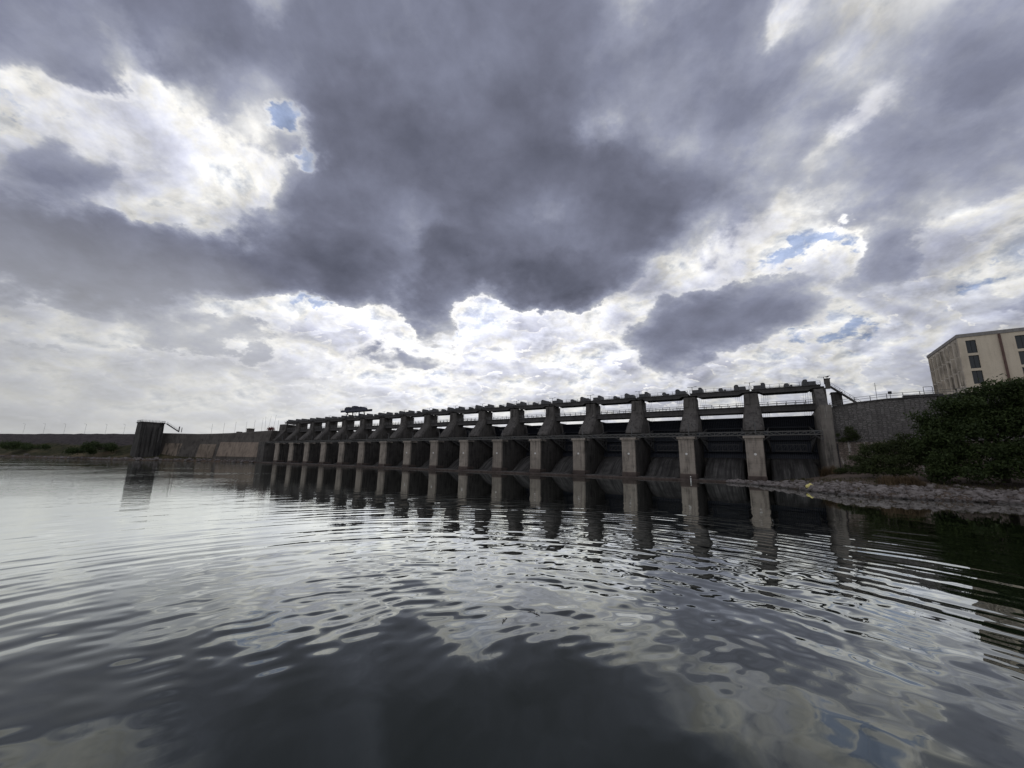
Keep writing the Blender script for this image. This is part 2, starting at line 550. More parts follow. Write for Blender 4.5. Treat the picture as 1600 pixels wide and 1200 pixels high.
M_PIER = concrete("pier_concrete", (0.35, 0.305, 0.26), (0.125, 0.108, 0.093), pale=(0.5, 0.46, 0.42), streak=0.6, low_stain=(1.6, 3.4, (0.17, 0.125, 0.10)))
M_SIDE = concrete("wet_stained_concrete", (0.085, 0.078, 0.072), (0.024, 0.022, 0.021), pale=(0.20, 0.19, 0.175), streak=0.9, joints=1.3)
M_UPPER = concrete("weathered_upper_concrete", (0.115, 0.106, 0.098), (0.036, 0.033, 0.031), pale=(0.30, 0.28, 0.26), streak=0.7, joints=0.9)
M_GIRDER = concrete("girder_concrete", (0.095, 0.09, 0.088), (0.042, 0.04, 0.04), streak=0.5, joints=5.0)
def ogee_mat():
    """Spillway face: streaks that follow the falling water."""
    m, t, b, _ = new_mat("ogee_concrete")
    pos = t.node('ShaderNodeNewGeometry').outputs['Position']
    run = t.noise(t.vmath('MULTIPLY', pos, (1.0, 0.05, 0.05)), 0.9, 6, 0.7)
    run2 = t.noise(t.vmath('MULTIPLY', pos, (1.0, 0.03, 0.08)), 3.1, 4, 0.6)
    blot = t.noise(pos, 0.3, 5, 0.6)
    c = t.mix(t.rng(run, 0.38, 0.62), (0.028, 0.026, 0.025), (0.105, 0.10, 0.095))
    c = t.mix(t.math('MULTIPLY', t.rng(run2, 0.52, 0.70), 0.6), c, (0.20, 0.19, 0.175))
    c = t.mix(t.math('MULTIPLY', t.rng(blot, 0.45, 0.7), 0.6), c, (0.03, 0.028, 0.026))
    t.link(c, b.inputs['Base Color'])
    b.inputs['Roughness'].default_value = 0.7
    b.inputs['Specular IOR Level'].default_value = 0.3
    bump(t, b, run, 0.4, 0.06)
    return m


M_OGEE = ogee_mat()
M_END = concrete("end_pier_concrete", (0.215, 0.195, 0.172), (0.085, 0.077, 0.07), pale=(0.34, 0.32, 0.29), streak=0.8, joints=1.6)
M_SILL = concrete("sill_concrete", (0.115, 0.09, 0.08), (0.042, 0.032, 0.029), streak=0.4, joints=50.0)
M_GATE = plain("gate_steel", (0.030, 0.034, 0.046), 0.55, 0.0, 0.5, 2.0)
M_RIB = plain("gate_rib_steel", (0.055, 0.06, 0.08), 0.5, 0.0, 0.5, 2.0)
M_TRUSS = plain("walkway_galvanised", (0.115, 0.115, 0.11), 0.6, 0.0, 0.5, 4.0, dirt=(0.09, 0.08, 0.07))
M_STEEL = plain("truss_steel", (0.10, 0.10, 0.10), 0.6, 0.0, 0.5, 4.0, dirt=(0.05, 0.04, 0.035))
M_RAIL = plain("railing_steel", (0.14, 0.14, 0.14), 0.6, 0.0, 0.4, 4.0)
M_HOUSING = plain("hoist_housing_paint", (0.085, 0.085, 0.09), 0.6, 0.0, 0.4, 1.5)
M_WHITE = plain("white_paint", (0.78, 0.77, 0.74), 0.6, 0.0, 0.2, 2.0)
M_DARK = plain("dark_void_paint", (0.025, 0.026, 0.03), 0.7, 0.0, 0.3, 2.0)
M_WALL_UP = masonry("dark_rubble_masonry", (0.22, 0.207, 0.197), (0.135, 0.126, 0.12), (0.085, 0.08, 0.076), 0.85, 0.42, 0.45, (0.30, 0.285, 0.27))
M_WALL_LOW = masonry("pale_streaked_masonry", (0.25, 0.205, 0.175), (0.155, 0.125, 0.105), (0.10, 0.085, 0.075), 0.95, 0.48, 0.9, (0.46, 0.43, 0.40))
M_ROCK = plain("riprap_rock", (0.24, 0.215, 0.205), 0.9, 0.0, 0.85, 0.8, dirt=(0.055, 0.045, 0.041), wet=0.45)
M_EARTH = plain("bank_earth", (0.115, 0.085, 0.066), 0.95, 0.0, 0.7, 0.5, dirt=(0.05, 0.038, 0.030), wet=0.4)
M_BEIGE = concrete("beige_render", (0.70, 0.61, 0.48), (0.56, 0.48, 0.365), streak=0.45, joints=60, bump_s=0.15)
M_BEIGE_STAINED = concrete("stained_beige_render", (0.62, 0.56, 0.47), (0.20, 0.18, 0.155), streak=0.9, joints=60, bump_s=0.2)
M_ROOF = concrete("roof_slab_concrete", (0.30, 0.285, 0.27), (0.17, 0.16, 0.15), streak=0.4, joints=60, bump_s=0.2)
M_PIPE = plain("rusty_pipe", (0.16, 0.10, 0.085), 0.8, 0.0, 0.5, 2.0)
M_TOWER = concrete("tower_concrete", (0.085, 0.08, 0.075), (0.020, 0.019, 0.019), pale=(0.22, 0.21, 0.20), streak=0.95, joints=40.0, scale=0.28)
M_LWALL = concrete("left_wall_masonry", (0.125, 0.112, 0.10), (0.048, 0.043, 0.039), streak=0.6, joints=2.0, scale=0.6)
M_PLASTER_OLD = concrete("old_tan_plaster", (0.26, 0.21, 0.165), (0.075, 0.065, 0.055), streak=1.0, joints=40.0, scale=0.45)
M_PLASTER = concrete("tan_plaster", (0.31, 0.25, 0.20), (0.15, 0.12, 0.10), streak=0.6, joints=40.0, scale=0.6)


def glass_mat():
    m, t, b, _ = new_mat("window_glass")
    b.inputs['Base Color'].default_value = (0.02, 0.026, 0.032, 1)
    b.inputs['Roughness'].default_value = 0.12
    pos = t.node('ShaderNodeNewGeometry').outputs['Position']
    bump(t, b, t.noise(pos, 1.2, 2, 0.5), 0.15, 0.03)
    return m


M_GLASS = glass_mat()


def leaf_mat(name, a, c, trans=0.25):
    m, t, b, out = new_mat(name)
    rnd = t.node('ShaderNodeNewGeometry')
    isl = rnd.outputs['Random Per Island']
    pos = rnd.outputs['Position']
    col = t.mix(isl, a, c)
    col = t.mix(t.math('MULTIPLY', t.rng(t.noise(pos, 0.5, 3, 0.5), 0.35, 0.7), 0.5), col, tuple(v * 0.5 for v in a))
    t.link(col, b.inputs['Base Color'])
    b.inputs['Roughness'].default_value = 0.65
    b.inputs['Specular IOR Level'].default_value = 0.2
    tr = t.node('ShaderNodeBsdfTranslucent')
    t.link(col, tr.inputs[0])
    mx = t.node('ShaderNodeMixShader')
    mx.inputs[0].default_value = trans
    t.link(b.outputs[0], mx.inputs[1])
    t.link(tr.outputs[0], mx.inputs[2])
    t.link(mx.outputs[0], out.inputs[0])
    return m


M_LEAF = leaf_mat("tree_leaves", (0.032, 0.050, 0.017), (0.068, 0.095, 0.030))
M_LEAF2 = leaf_mat("shrub_leaves", (0.040, 0.055, 0.021), (0.080, 0.098, 0.036))
M_DRY = leaf_mat("dry_grass", (0.10, 0.068, 0.040), (0.20, 0.145, 0.085))
M_GRASSY = leaf_mat("bank_grass", (0.055, 0.060, 0.026), (0.12, 0.10, 0.05))
M_BARK = plain("bark", (0.075, 0.062, 0.050), 0.95, 0.0, 0.6, 4.0)


def slope_mat():
    m, t, b, _ = new_mat("embankment_ground")
    pos = t.node('ShaderNodeNewGeometry').outputs['Position']
    z = t.sep(pos)[2]
    n = t.noise(pos, 0.06, 6, 0.6)
    n2 = t.noise(t.vmath('MULTIPLY', pos, (1, 1, 3)), 0.3, 5, 0.65)
    rock = t.mix(t.rng(n2, 0.35, 0.7), (0.072, 0.063, 0.062), (0.040, 0.035, 0.036))
    grass = t.mix(t.rng(n2, 0.35, 0.65), (0.058, 0.053, 0.028), (0.026, 0.029, 0.015))
    grass = t.mix(t.rng(n, 0.5, 0.65), grass, (0.12, 0.095, 0.058))
    hi = t.rng(t.math('ADD', z, t.math('MULTIPLY', t.math('SUBTRACT', n, 0.5), 9)), 8.0, 10.5)
    c = t.mix(hi, grass, rock)
    shore = t.rng(t.math('ADD', z, t.math('MULTIPLY', t.math('SUBTRACT', n2, 0.5), 1.5)), 0.5, 1.6, 1.0, 0.0)
    c = t.mix(shore, c, (0.11, 0.082, 0.062))
    t.link(c, b.inputs['Base Color'])
    b.inputs['Roughness'].default_value = 1.0
    b.inputs['Specular IOR Level'].default_value = 0.1
    bump(t, b, n2, 1.0, 0.6)
    return m


M_SLOPE = slope_mat()
# ------------------------------------------------------------------ water
rng = np.random.default_rng(7)


def value_noise(x, y, seed, cell):
    """Smooth 2-D noise in -1..1."""
    g = np.random.default_rng(seed).uniform(-1, 1, (257, 257))
    xs, ys = x / cell + 1000.5, y / cell + 1000.5
    xi, yi = np.floor(xs).astype(int), np.floor(ys).astype(int)
    fx, fy = xs - xi, ys - yi
    fx, fy = fx * fx * fx * (fx * (fx * 6 - 15) + 10), fy * fy * fy * (fy * (fy * 6 - 15) + 10)
    a, b = g[xi % 256, yi % 256], g[(xi + 1) % 256, yi % 256]
    c, d = g[xi % 256, (yi + 1) % 256], g[(xi + 1) % 256, (yi + 1) % 256]
    return (a * (1 - fx) + b * fx) * (1 - fy) + (c * (1 - fx) + d * fx) * fy


def sstep(v, a, b):
    t = np.clip((v - a) / (b - a), 0, 1)
    return t * t * (3 - 2 * t)


RING = (-1.6, -112.2)                    # something stirred the water here


def wave_height(x, y):
    """Ripples running out from the stirred spot, with cross chop, fading towards the far bank."""
    dc = np.hypot(x - CAM.x, y - CAM.y)
    dx, dy = x - RING[0], y - RING[1]
    r = np.hypot(dx, dy)
    th = np.arctan2(dy, dx)
    rr = r + 0.20 * value_noise(x, y, 3, 4.0) + 0.06 * value_noise(x, y, 4, 1.5) + 0.5 * value_noise(x, y, 5, 13.0)
    h = np.zeros_like(x)
    env = sstep(dc, 9.5, 17) * (1 - sstep(r, 26, 52))
    for lam, slope, ph, sd in ((1.05, 0.030, 0.3, 21), (1.55, 0.022, 1.9, 22), (0.72, 0.016, 4.0, 23), (0.5, 0.015, 2.2, 24)):
        patch = 0.55 + 0.75 * value_noise(th * 3.0 + sd, r * 0.22, sd, 0.7)
        h += env * np.clip(patch, 0, 2) * slope * lam / (2 * math.pi) * np.sin(2 * math.pi * rr / lam + ph)
    # cross chop
    chop = (0.12 + 0.88 * sstep(dc, 8.5, 13.5)) * (1 - sstep(dc, 17, 32))
    side = 0.45 + 0.55 * sstep((x - CAM.x) * math.sin(HEAD) - (y - CAM.y) * math.cos(HEAD), -14, -3) - 0.4 * sstep((x - CAM.x) * math.sin(HEAD) - (y - CAM.y) * math.cos(HEAD), 5, 14)
    chop = chop * side
    for i in range(26):
        lam = 0.5 * (2.4 / 0.5) ** rng2[i, 0]
        a = rng2[i, 1] * 2 * math.pi
        s = 0.0135 * (0.6 + 0.8 * rng2[i, 3])
        m = np.clip(0.6 + 0.8 * value_noise(x + 31 * i, y, 60 + i, 3.5), 0, 2)
        h += chop * m * s * lam / (2 * math.pi) * np.sin(2 * math.pi * (x * math.cos(a) + y * math.sin(a)) / lam + rng2[i, 2] * 6.283)
    # slow, low swell everywhere near
    near = 1 - sstep(r, 30, 60)
    for i in range(26, 36):
        lam = 2.2 + 3.5 * rng2[i, 0]
        a = rng2[i, 1] * 2 * math.pi
        h += near * 0.0045 * lam / (2 * math.pi) * np.sin(2 * math.pi * (x * math.cos(a) + y * math.sin(a)) / lam + rng2[i, 2] * 6.283)
    # light breeze on the open water to the left and far off
    return h


rng2 = np.random.default_rng(11).random((40, 4))

mat_water, t, b, _ = new_mat("river_water")
geo = t.node('ShaderNodeNewGeometry').outputs['Position']
b.inputs['Base Color'].default_value = (0.008, 0.012, 0.009, 1)
b.inputs['Roughness'].default_value = 0.5
b.inputs['Specular IOR Level'].default_value = 0.0
gl = t.node('ShaderNodeBsdfGlossy')
gl.inputs['Color'].default_value = (0.94, 0.97, 0.945, 1)
gl.inputs['Roughness'].default_value = 0.02
fr = t.node('ShaderNodeFresnel')
fr.inputs['IOR'].default_value = 1.33
mxw = t.node('ShaderNodeMixShader')
t.put(mxw.inputs[0], t.math('MINIMUM', t.math('MULTIPLY', t.math('POWER', fr.outputs[0], 1.25), 3.1), 0.95))
t.link(b.outputs[0], mxw.inputs[1])
t.link(gl.outputs[0], mxw.inputs[2])
t.link(mxw.outputs[0], _.inputs[0])
rot = t.node('ShaderNodeMapping')
t.put(rot.inputs['Vector'], geo)
rot.inputs['Rotation'].default_value = (0, 0, -HEAD)
rot.inputs['Scale'].default_value = (1.0, 0.35, 1.0)
fine = t.noise(rot.outputs[0], 1.6, 3, 0.55)
camd = t.vmath('DISTANCE', geo, tuple(CAM), out=1)
dam_d = t.sep(geo)[1]
left = t.sep(geo)[0]
calm = t.rng(camd, 10, 45, 0.0, 1.0)
breeze = t.math('MULTIPLY', calm, t.rng(t.math('ADD', left, t.math('MULTIPLY', dam_d, 0.9)), -95, -190, 0.12, 1.0))
patchy = t.rng(t.noise(geo, 0.05, 3, 0.5), 0.35, 0.7, 0.35, 1.0)
bn = bump(t, b, t.math('MULTIPLY', fine, t.math('MULTIPLY', breeze, patchy)), 1.0, 0.035)
t.link(bn.outputs[0], gl.inputs['Normal'])
t.link(bn.outputs[0], fr.inputs['Normal'])

nr, na = 1000, 620
u = np.linspace(0, 1, nr)
rad = 1.2 * (110 / 1.2) ** (u ** 0.72)
ang = HEAD + np.linspace(R(72), R(-72), na)
RR, AA = np.meshgrid(rad, ang, indexing='ij')
wx = CAM.x + RR * np.cos(AA)
wy = CAM.y + RR * np.sin(AA)
keep = wy < 3.0
wy = np.minimum(wy, 3.0)
edge = (1 - sstep(RR, 60, 105)) * sstep(np.minimum(AA - ang.min(), ang.max() - AA), 0, R(5))
wz = wave_height(wx, wy) * edge * sstep(RR, 1.2, 1.8)
verts = np.stack([wx, wy, wz], -1).reshape(-1, 3)
ii, jj = np.meshgrid(np.arange(nr - 1), np.arange(na - 1), indexing='ij')
p = (ii * na + jj).ravel()
faces = np.stack([p, p + 1, p + na + 1, p + na], -1)
kf = (verts[faces][:, :, 1] < 2.99).any(axis=1)
faces = faces[kf]
water_v, water_f = verts, faces
def add_quads(vs, fs, quads):
    n = len(vs)
    return np.vstack([vs, np.array([p for q in quads for p in q])]), np.vstack([fs, np.arange(n, n + 4 * len(quads)).reshape(-1, 4)])


# outside the rippled fan the sheet lies flat a few millimetres lower and runs on under it
SHEET = -0.03
quads = []
for x0, x1, y0, y1 in ((-1500, 1500, -1500, 3.0),):
    quads.append([(x0, y0, SHEET), (x1, y0, SHEET), (x1, y1, SHEET), (x0, y1, SHEET)])
water_v, water_f = add_quads(water_v, water_f, quads)
water = place("water", raw_mesh("water", water_v, water_f, mat_water))
tag(water, kind='structure')
# ------------------------------------------------------------------ the spillway dam
PITCH_X = 16.0
NB = 17                                   # bays; bay k lies between pier k-1 and pier k (pier -1 is the right end pier)
ORD = ['first', 'second', 'third', 'fourth', 'fifth', 'sixth', 'seventh', 'eighth', 'ninth', 'tenth', 'eleventh', 'twelfth',
       'thirteenth', 'fourteenth', 'fifteenth', 'sixteenth', 'seventeenth', 'eighteenth']
dam = thing("spillway_dam", "long grey concrete spillway dam with a row of piers across the water", "dam")

# --- shared meshes, local to a pier's centre line
def pier_body():
    m = MB()
    m.box(-1.95, 1.95, 0.8, 2.4, 0.3, 11.1)
    m.box(-1.80, 1.80, 2.4, 3.0, 0.3, 11.08)
    m.box(-1.95, 1.95, 3.0, 27.0, 0.3, 11.1)
    m.box(-1.93, 1.93, 4.2, 26.9, 11.1, 12.66)
    return m

def pier_nose():
    m = MB()
    plan = [(-1.95, 0.08), (-1.87, 0.0), (1.87, 0.0), (1.95, 0.08), (1.95, 0.79), (-1.95, 0.79)]
    m.loft([[(x, y, 0.3) for x, y in plan], [(x, y, 10.55) for x, y in plan], [(x * 1.03, y - 0.06, 10.62) for x, y in plan], [(x * 1.03, y - 0.06, 11.1) for x, y in plan]])
    return m

B_PROF = [(10.6, 24.25), (10.5, 20.4), (5.2, 14.1), (4.5, 13.5), (5.6, 12.66), (14.8, 12.66), (14.6, 15.0), (14.1, 19.6), (11.3, 24.25)]
def buttress():
    """Bell-shaped head: sloped front, flaring flanks, undercut foot."""
    m = MB()
    rings = []
    for z, yf, yb, w, c in ((12.66, 8.0, 14.2, 1.75, 0.5), (12.95, 5.9, 14.7, 2.15, 0.6), (13.5, 4.7, 14.9, 2.42, 0.6), (14.2, 5.0, 14.9, 2.46, 0.6), (16.3, 6.9, 14.8, 2.38, 0.6),
                            (18.4, 9.0, 14.5, 2.2, 0.55), (19.8, 10.1, 14.1, 2.05, 0.45), (21.0, 10.45, 13.4, 1.9, 0.3), (24.25, 10.6, 12.0, 1.72, 0.15)):
        rings.append([(-w + c, yf, z), (w - c, yf, z), (w, yf + c * 1.6, z), (w, yb, z), (-w, yb, z), (-w, yf + c * 1.6, z)])
    m.loft(rings)
    m.box(-1.5, -0.4, 10.3, 10.9, 21.2, 24.1)       # shallow raised panel on the head
    return m

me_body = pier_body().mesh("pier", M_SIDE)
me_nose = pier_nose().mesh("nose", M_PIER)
me_butt = buttress().mesh("buttress", M_UPPER)
me_col = MB().box(-1.65, 1.65, 11.2, 16.0, 12.6, 24.2).box(-1.6, 1.6, 14.5, 25.5, 12.6, 18.6).mesh("rear_column", M_UPPER)
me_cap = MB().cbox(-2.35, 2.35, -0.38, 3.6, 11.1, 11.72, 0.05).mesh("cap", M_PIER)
me_plinth = MB().loft([[(sx * 2.06, yy, z) for sx, yy in ((-1, -0.14), (1, -0.14), (1, 4.0), (-1, 4.0))] for z in (0.25, 1.5)] + [[(sx * 1.96, yy, 1.72) for sx, yy in ((-1, -0.02), (1, -0.02), (1, 4.0), (-1, 4.0))]]).mesh("plinth", M_SILL)
_pl = MB()
_pl.loft([[(0.30 * math.cos(a), y, 0.30 * math.sin(a)) for a in [2 * math.pi * i / 14 for i in range(14)]] for y in (-0.05, 0.02)])
me_plate = _pl.mesh("number_plate", M_WHITE)
me_bear = MB().box(-0.5, 0.5, -0.4, 0.4, 24.2, 24.62).mesh("bearing", M_GIRDER)
me_head = MB().box(-1.3, 1.3, 11.3, 14.25, 24.7, 25.05).mesh("link_slab", M_GIRDER)
def put_bearings(parent, x=0.0):
    for bx in (-1.0, 1.0):
        for by in (11.8, 15.0):
            place("bearing", me_bear, parent, (x + bx, by, 0))
    place("link_slab", me_head, parent, (x, 0, 0))

for k in range(16):
    x = -PITCH_X * k
    pr = place("pier", me_body, dam, (x, 0, 0))
    place("nose", me_nose, pr)
    place("cap", me_cap, pr)
    place("plinth", me_plinth, pr)
    place("buttress", me_butt, pr)
    place("rear_column", me_col, pr)
    put_bearings(pr)
    if k < 9:
        place("number_plate", me_plate, pr, (0.05 - 0.1 * (k % 2), 0, 7.1 - 0.05 * k))
# end pier at the right and the end block at the left
ep = MB()
ep.loft([[(14.05, 1.5, z), (xr, 1.5, z), (xr, 27, z), (14.05, 27, z)] for z, xr in ((-1.5, 16.15), (11.6, 16.2), (18.9, 16.4))])
end_pier = ep.build("end_pier", M_END, dam)
MB().box(14.05, 16.6, 9.8, 16.0, 18.9, 24.2).prism_x([(2.2, 18.9), (9.8, 18.9), (9.8, 24.0), (8.8, 24.0)], 14.1, 15.9).build("end_shaft", M_UPPER, end_pier)
put_bearings(end_pier, 15.2)
kio = MB().cbox(16.75, 17.75, 10.6, 11.8, 24.3, 26.75, 0.06).box(16.6, 17.9, 10.45, 11.95, 26.75, 26.9).build("parapet_post", M_UPPER, end_pier)
MB().bar((17.3, 11.2, 26.9), (17.3, 11.2, 27.3), 0.12).box(16.95, 17.65, 11.0, 11.35, 27.3, 27.5).build("siren", M_DARK, end_pier)
el_ = MB().box(-262, -254.0, -0.5, 27, -1.0, 12.6).prism_x(B_PROF[::-1], -262.0, -253.4).box(-262, -253.6, 11.2, 18, 12.6, 24.0)
end_block = el_.build("end_block", M_UPPER, dam)

# --- ogee weirs between the piers
og = [(-1.2, -1.0), (-1.2, 0.62), (3.0, 0.64), (4.6, 0.75), (5.8, 1.35), (7.2, 2.4), (8.8, 3.55), (10.6, 4.6), (12.6, 5.45), (14.8, 6.05), (17.2, 6.42), (20.0, 6.55), (22.5, 6.3), (25.0, 5.5), (26.5, 4.0), (26.5, -1.0)]
def ogee():
    m = MB()
    rings = []
    for x, q in ((-5.1, -9.0), (-5.08, -1.3), (-4.9, -0.62), (-4.5, -0.22), (-3.9, -0.04), (-3.0, 0.0), (0, 0.0), (3.0, 0.0), (3.9, -0.04), (4.5, -0.22), (4.9, -0.62), (5.08, -1.3), (5.1, -9.0)):
        rings.append([(x, y, max(z + q, 0.55) if z > 0.7 else z) for y, z in og])
    m.loft(rings)
    return m
me_ogee = ogee().mesh("ogee_weir", M_OGEE, True)
me_floor = MB().box(-6.05, 6.05, -0.9, 24, -1.0, 0.5).box(-6.04, 6.04, 16.9, 22.0, 0.5, 6.38).mesh("bay_floor", M_SIDE)
for k in range(NB):
    xc = 8.0 - PITCH_X * k
    ow = place("ogee_weir", me_ogee, dam, (xc, 0, 0))
    place("bay_floor", me_floor, ow)
sill = MB()
for i in range(NB):
    x0 = 14.0 - PITCH_X * i
    sill.prism_x([(-2.2, -1.5), (2.0, -1.5), (2.0, 0.52), (-1.9, 0.42), (-2.2, 0.26)], x0 - PITCH_X, x0)
sill.build("apron_sill", M_SILL, dam)

# --- road bridge between the columns, with railing
def railing(m, x0, x1, y, z, step, h=0.95, r=0.05, rails=(0.5, 1.0)):
    n = max(1, int(round((x1 - x0) / step)))
    for i in range(n + 1):
        x = x0 + (x1 - x0) * i / n
        m.bar((x, y, z), (x, y, z + h), r * 1.6)
    for q in rails:
        m.bar((x0, y, z + h * q), (x1, y, z + h * q), r)
    return m

_mb = MB().box(-6.36, 6.36, 11.35, 12.05, 18.95, 20.35).box(-6.36, 6.36, 15.0, 15.7, 18.95, 20.35).box(-6.36, 6.36, 11.05, 15.95, 20.35, 20.62)
me_mid = _mb.mesh("road_bridge_span", M_GIRDER)
me_midrail = railing(railing(MB(), -6.3, 6.3, 11.15, 20.62, 2.1, 1.0, 0.09, (0.5, 1.0)), -6.3, 6.3, 15.85, 20.62, 2.1, 1.0, 0.09, (0.5, 1.0)).mesh("railing", M_RAIL)
def top_girder(m, y0, y1):
    m.prism_y([(-7.7, 24.62), (-6.0, 24.62), (-5.0, 24.05), (5.0, 24.05), (6.0, 24.62), (7.7, 24.62), (7.7, 25.22), (-7.7, 25.22)], y0, y1)
_tg = MB()
top_girder(_tg, 10.55, 11.25)
top_girder(_tg, 14.3, 15.0)
for q in (-4.6, -2.3, 0, 2.3, 4.6):
    _tg.box(q - 0.12, q + 0.12, 11.25, 14.3, 24.2, 25.1)
_tg.box(-7.75, 7.75, 10.3, 15.2, 25.22, 25.42)
me_top = _tg.mesh("hoist_bridge_span", M_GIRDER)
me_toprail = railing(railing(MB(), -7.7, 7.7, 10.38, 25.42, 2.2, 0.95, 0.06), -7.7, 7.7, 15.1, 25.42, 2.2, 0.95, 0.06).mesh("railing", M_RAIL)
for k in range(NB):
    xc = 8.0 - PITCH_X * k
    if k == NB - 1:
        xc += 0.0
    s = place("road_bridge_span", me_mid, dam, (xc, 0, 0))
    place("railing", me_midrail, s)
    s = place("hoist_bridge_span", me_top, dam, (xc, 0, 0))
    place("railing", me_toprail, s)

# ------------------------------------------------------------------ radial gates
TR = (7.0, 12.2)                          # trunnion (y, z)
def arc(rad, z):
    return TR[0] + math.sqrt(rad * rad - (z - TR[1]) ** 2)
GR = 11.6
zs = np.linspace(6.2, 18.1, 14)
skin = MB()
skin.loft([[(-6.03, arc(GR, z), z), (6.03, arc(GR, z), z), (6.03, arc(GR + 0.12, z), z), (-6.03, arc(GR + 0.12, z), z)] for z in zs])
me_skin = skin.mesh("skin_plate", M_GATE)
ribs = MB()
for i in range(25):
    x = -5.7 + 11.4 * i / 24
    ribs.loft([[(x - 0.07, arc(GR - 0.3, z), z), (x + 0.07, arc(GR - 0.3, z), z), (x + 0.07, arc(GR - 0.01, z), z), (x - 0.07, arc(GR - 0.01, z), z)] for z in zs[::2]])
me_ribs = ribs.mesh("rib_row", M_RIB)
gird = {}
for nm, z in (("low", 8.25), ("mid", 11.6), ("high", 15.0)):
    yy = arc(GR - 0.3, z)
    gird[nm] = (MB().box(-5.8, 5.8, yy - 0.85, yy, z - 0.16, z + 0.16).mesh("cross_girder", M_GATE), yy, z)
def arm_set(sx):
    m = MB()
    hub = Vector((sx * 5.5, TR[0] + 0.5, TR[1]))
    ends = []
    for nm in ("low", "mid", "high"):
        _, yy, z = gird[nm]
        e = Vector((sx * 4.6, yy - 0.5, z))
        m.bar(hub, e, 0.34, 0.42)
        ends.append((hub, e))
    for f in (0.3, 0.5, 0.7, 0.9):
        ps = [h.lerp(e, f) for h, e in ends]
        m.bar(ps[0], ps[1], 0.16)
        m.bar(ps[1], ps[2], 0.16)
    for f0, f1 in ((0.3, 0.5), (0.5, 0.7), (0.7, 0.9)):
        m.bar(ends[0][0].lerp(ends[0][1], f0), ends[1][0].lerp(ends[1][1], f1), 0.12)
        m.bar(ends[2][0].lerp(ends[2][1], f0), ends[1][0].lerp(ends[1][1], f1), 0.12)
    return m
me_arm = {s: arm_set(s).mesh("gate_arm", M_STEEL) for s in (-1, 1)}
_h = MB()
_h.loft([[(x, TR[0] + 0.2 + 0.75 * math.cos(a), TR[1] + 0.45 + 0.75 * math.sin(a)) for a in [2 * math.pi * i / 12 for i in range(12)]] for x in (-0.45, 0.45)])
me_hub = _h.mesh("trunnion", M_GATE)
_lt = MB()
zl, yl = 8.25, gird["low"][1] - 0.9
for i in range(6):
    x = -3.5 + 1.4 * i
    _lt.bar((x, yl, 8.4), (x, yl + 0.1, 10.2), 0.10)
    if i < 5:
        _lt.bar((x, yl, 8.4), (x + 1.4, yl + 0.1, 10.2), 0.08)
_lt.bar((-3.5, yl, 8.4), (3.6, yl, 8.4), 0.2)
_lt.bar((-3.5, yl + 0.1, 10.2), (3.6, yl + 0.1, 10.2), 0.16)
me_lt = _lt.mesh("brace_frame", M_STEEL)
for k in range(NB):
    xc = 8.0 - PITCH_X * k
    g = thing("radial_gate", "dark ribbed steel radial gate in the %s bay from the right end pier" % ORD[k], "gate", (xc, 0, 0), 0, "radial gates of the spillway")
    sk = place("skin_plate", me_skin, g)
    tag(place("rib_row", me_ribs, sk), kind='stuff')
    for nm in ("low", "mid", "high"):
        place("cross_girder", gird[nm][0], g)
    for s in (-1, 1):
        place("gate_arm", me_arm[s], g)
        place("trunnion", me_hub, g, (s * 5.5, 0, 0))
    place("brace_frame", me_lt, g)

# ------------------------------------------------------------------ inspection walkway of steel trusses
def walkway(x0=-8.0, x1=8.0):
    m = MB()
    z0, z1 = 11.84, 12.72
    for y in (0.15, 1.35):
        m.bar((x0, y, z0), (x1, y, z0), 0.16, 0.20)
        m.bar((x0, y, z1), (x1, y, z1), 0.14, 0.16)
        n = 9
        for i in range(n + 1):
            x = x0 + (x1 - x0) * i / n
            m.bar((x, y, z0), (x, y, z1), 0.11)
            if i < n:
                d = 1 if i < n // 2 else -1
                xa, xb = (x, x + (x1 - x0) / n) if d > 0 else (x + (x1 - x0) / n, x)
                m.bar((xa, y, z1), (xb, y, z0), 0.11)
    return m
me_walk = walkway().mesh("side_truss", M_TRUSS)
me_walk0 = walkway(-8.0, 6.0).mesh("side_truss", M_TRUSS)
me_wdeck0 = MB().box(-7.98, 5.98, 0.22, 1.28, 11.74, 11.80).mesh("deck_plate", M_STEEL)
me_wdeck = MB().box(-7.98, 7.98, 0.22, 1.28, 11.74, 11.80).mesh("deck_plate", M_STEEL)
def knee(s, y):
    m = MB()
    m.bar((s * 5.95, y, 10.6), (s * 4.3, y, 11.76), 0.10)
    m.bar((s * 5.95, y, 10.55), (s * 5.95, y, 11.76), 0.10)
    return m
me_knee = [knee(s, y).mesh("knee_brace", M_STEEL) for s in (-1, 1) for y in (0.15, 1.35)]
for k in range(NB):
    xc = 8.0 - PITCH_X * k
    w = thing("walkway_truss", "steel truss walkway spanning the %s bay from the right end pier" % ORD[k], "walkway", (xc, 0, 0), 0, "truss walkway spans")
    place("side_truss", me_walk if k else me_walk0, w)
    place("deck_plate", me_wdeck if k else me_wdeck0, w)
    for q in me_knee:
        place("knee_brace", q, w)

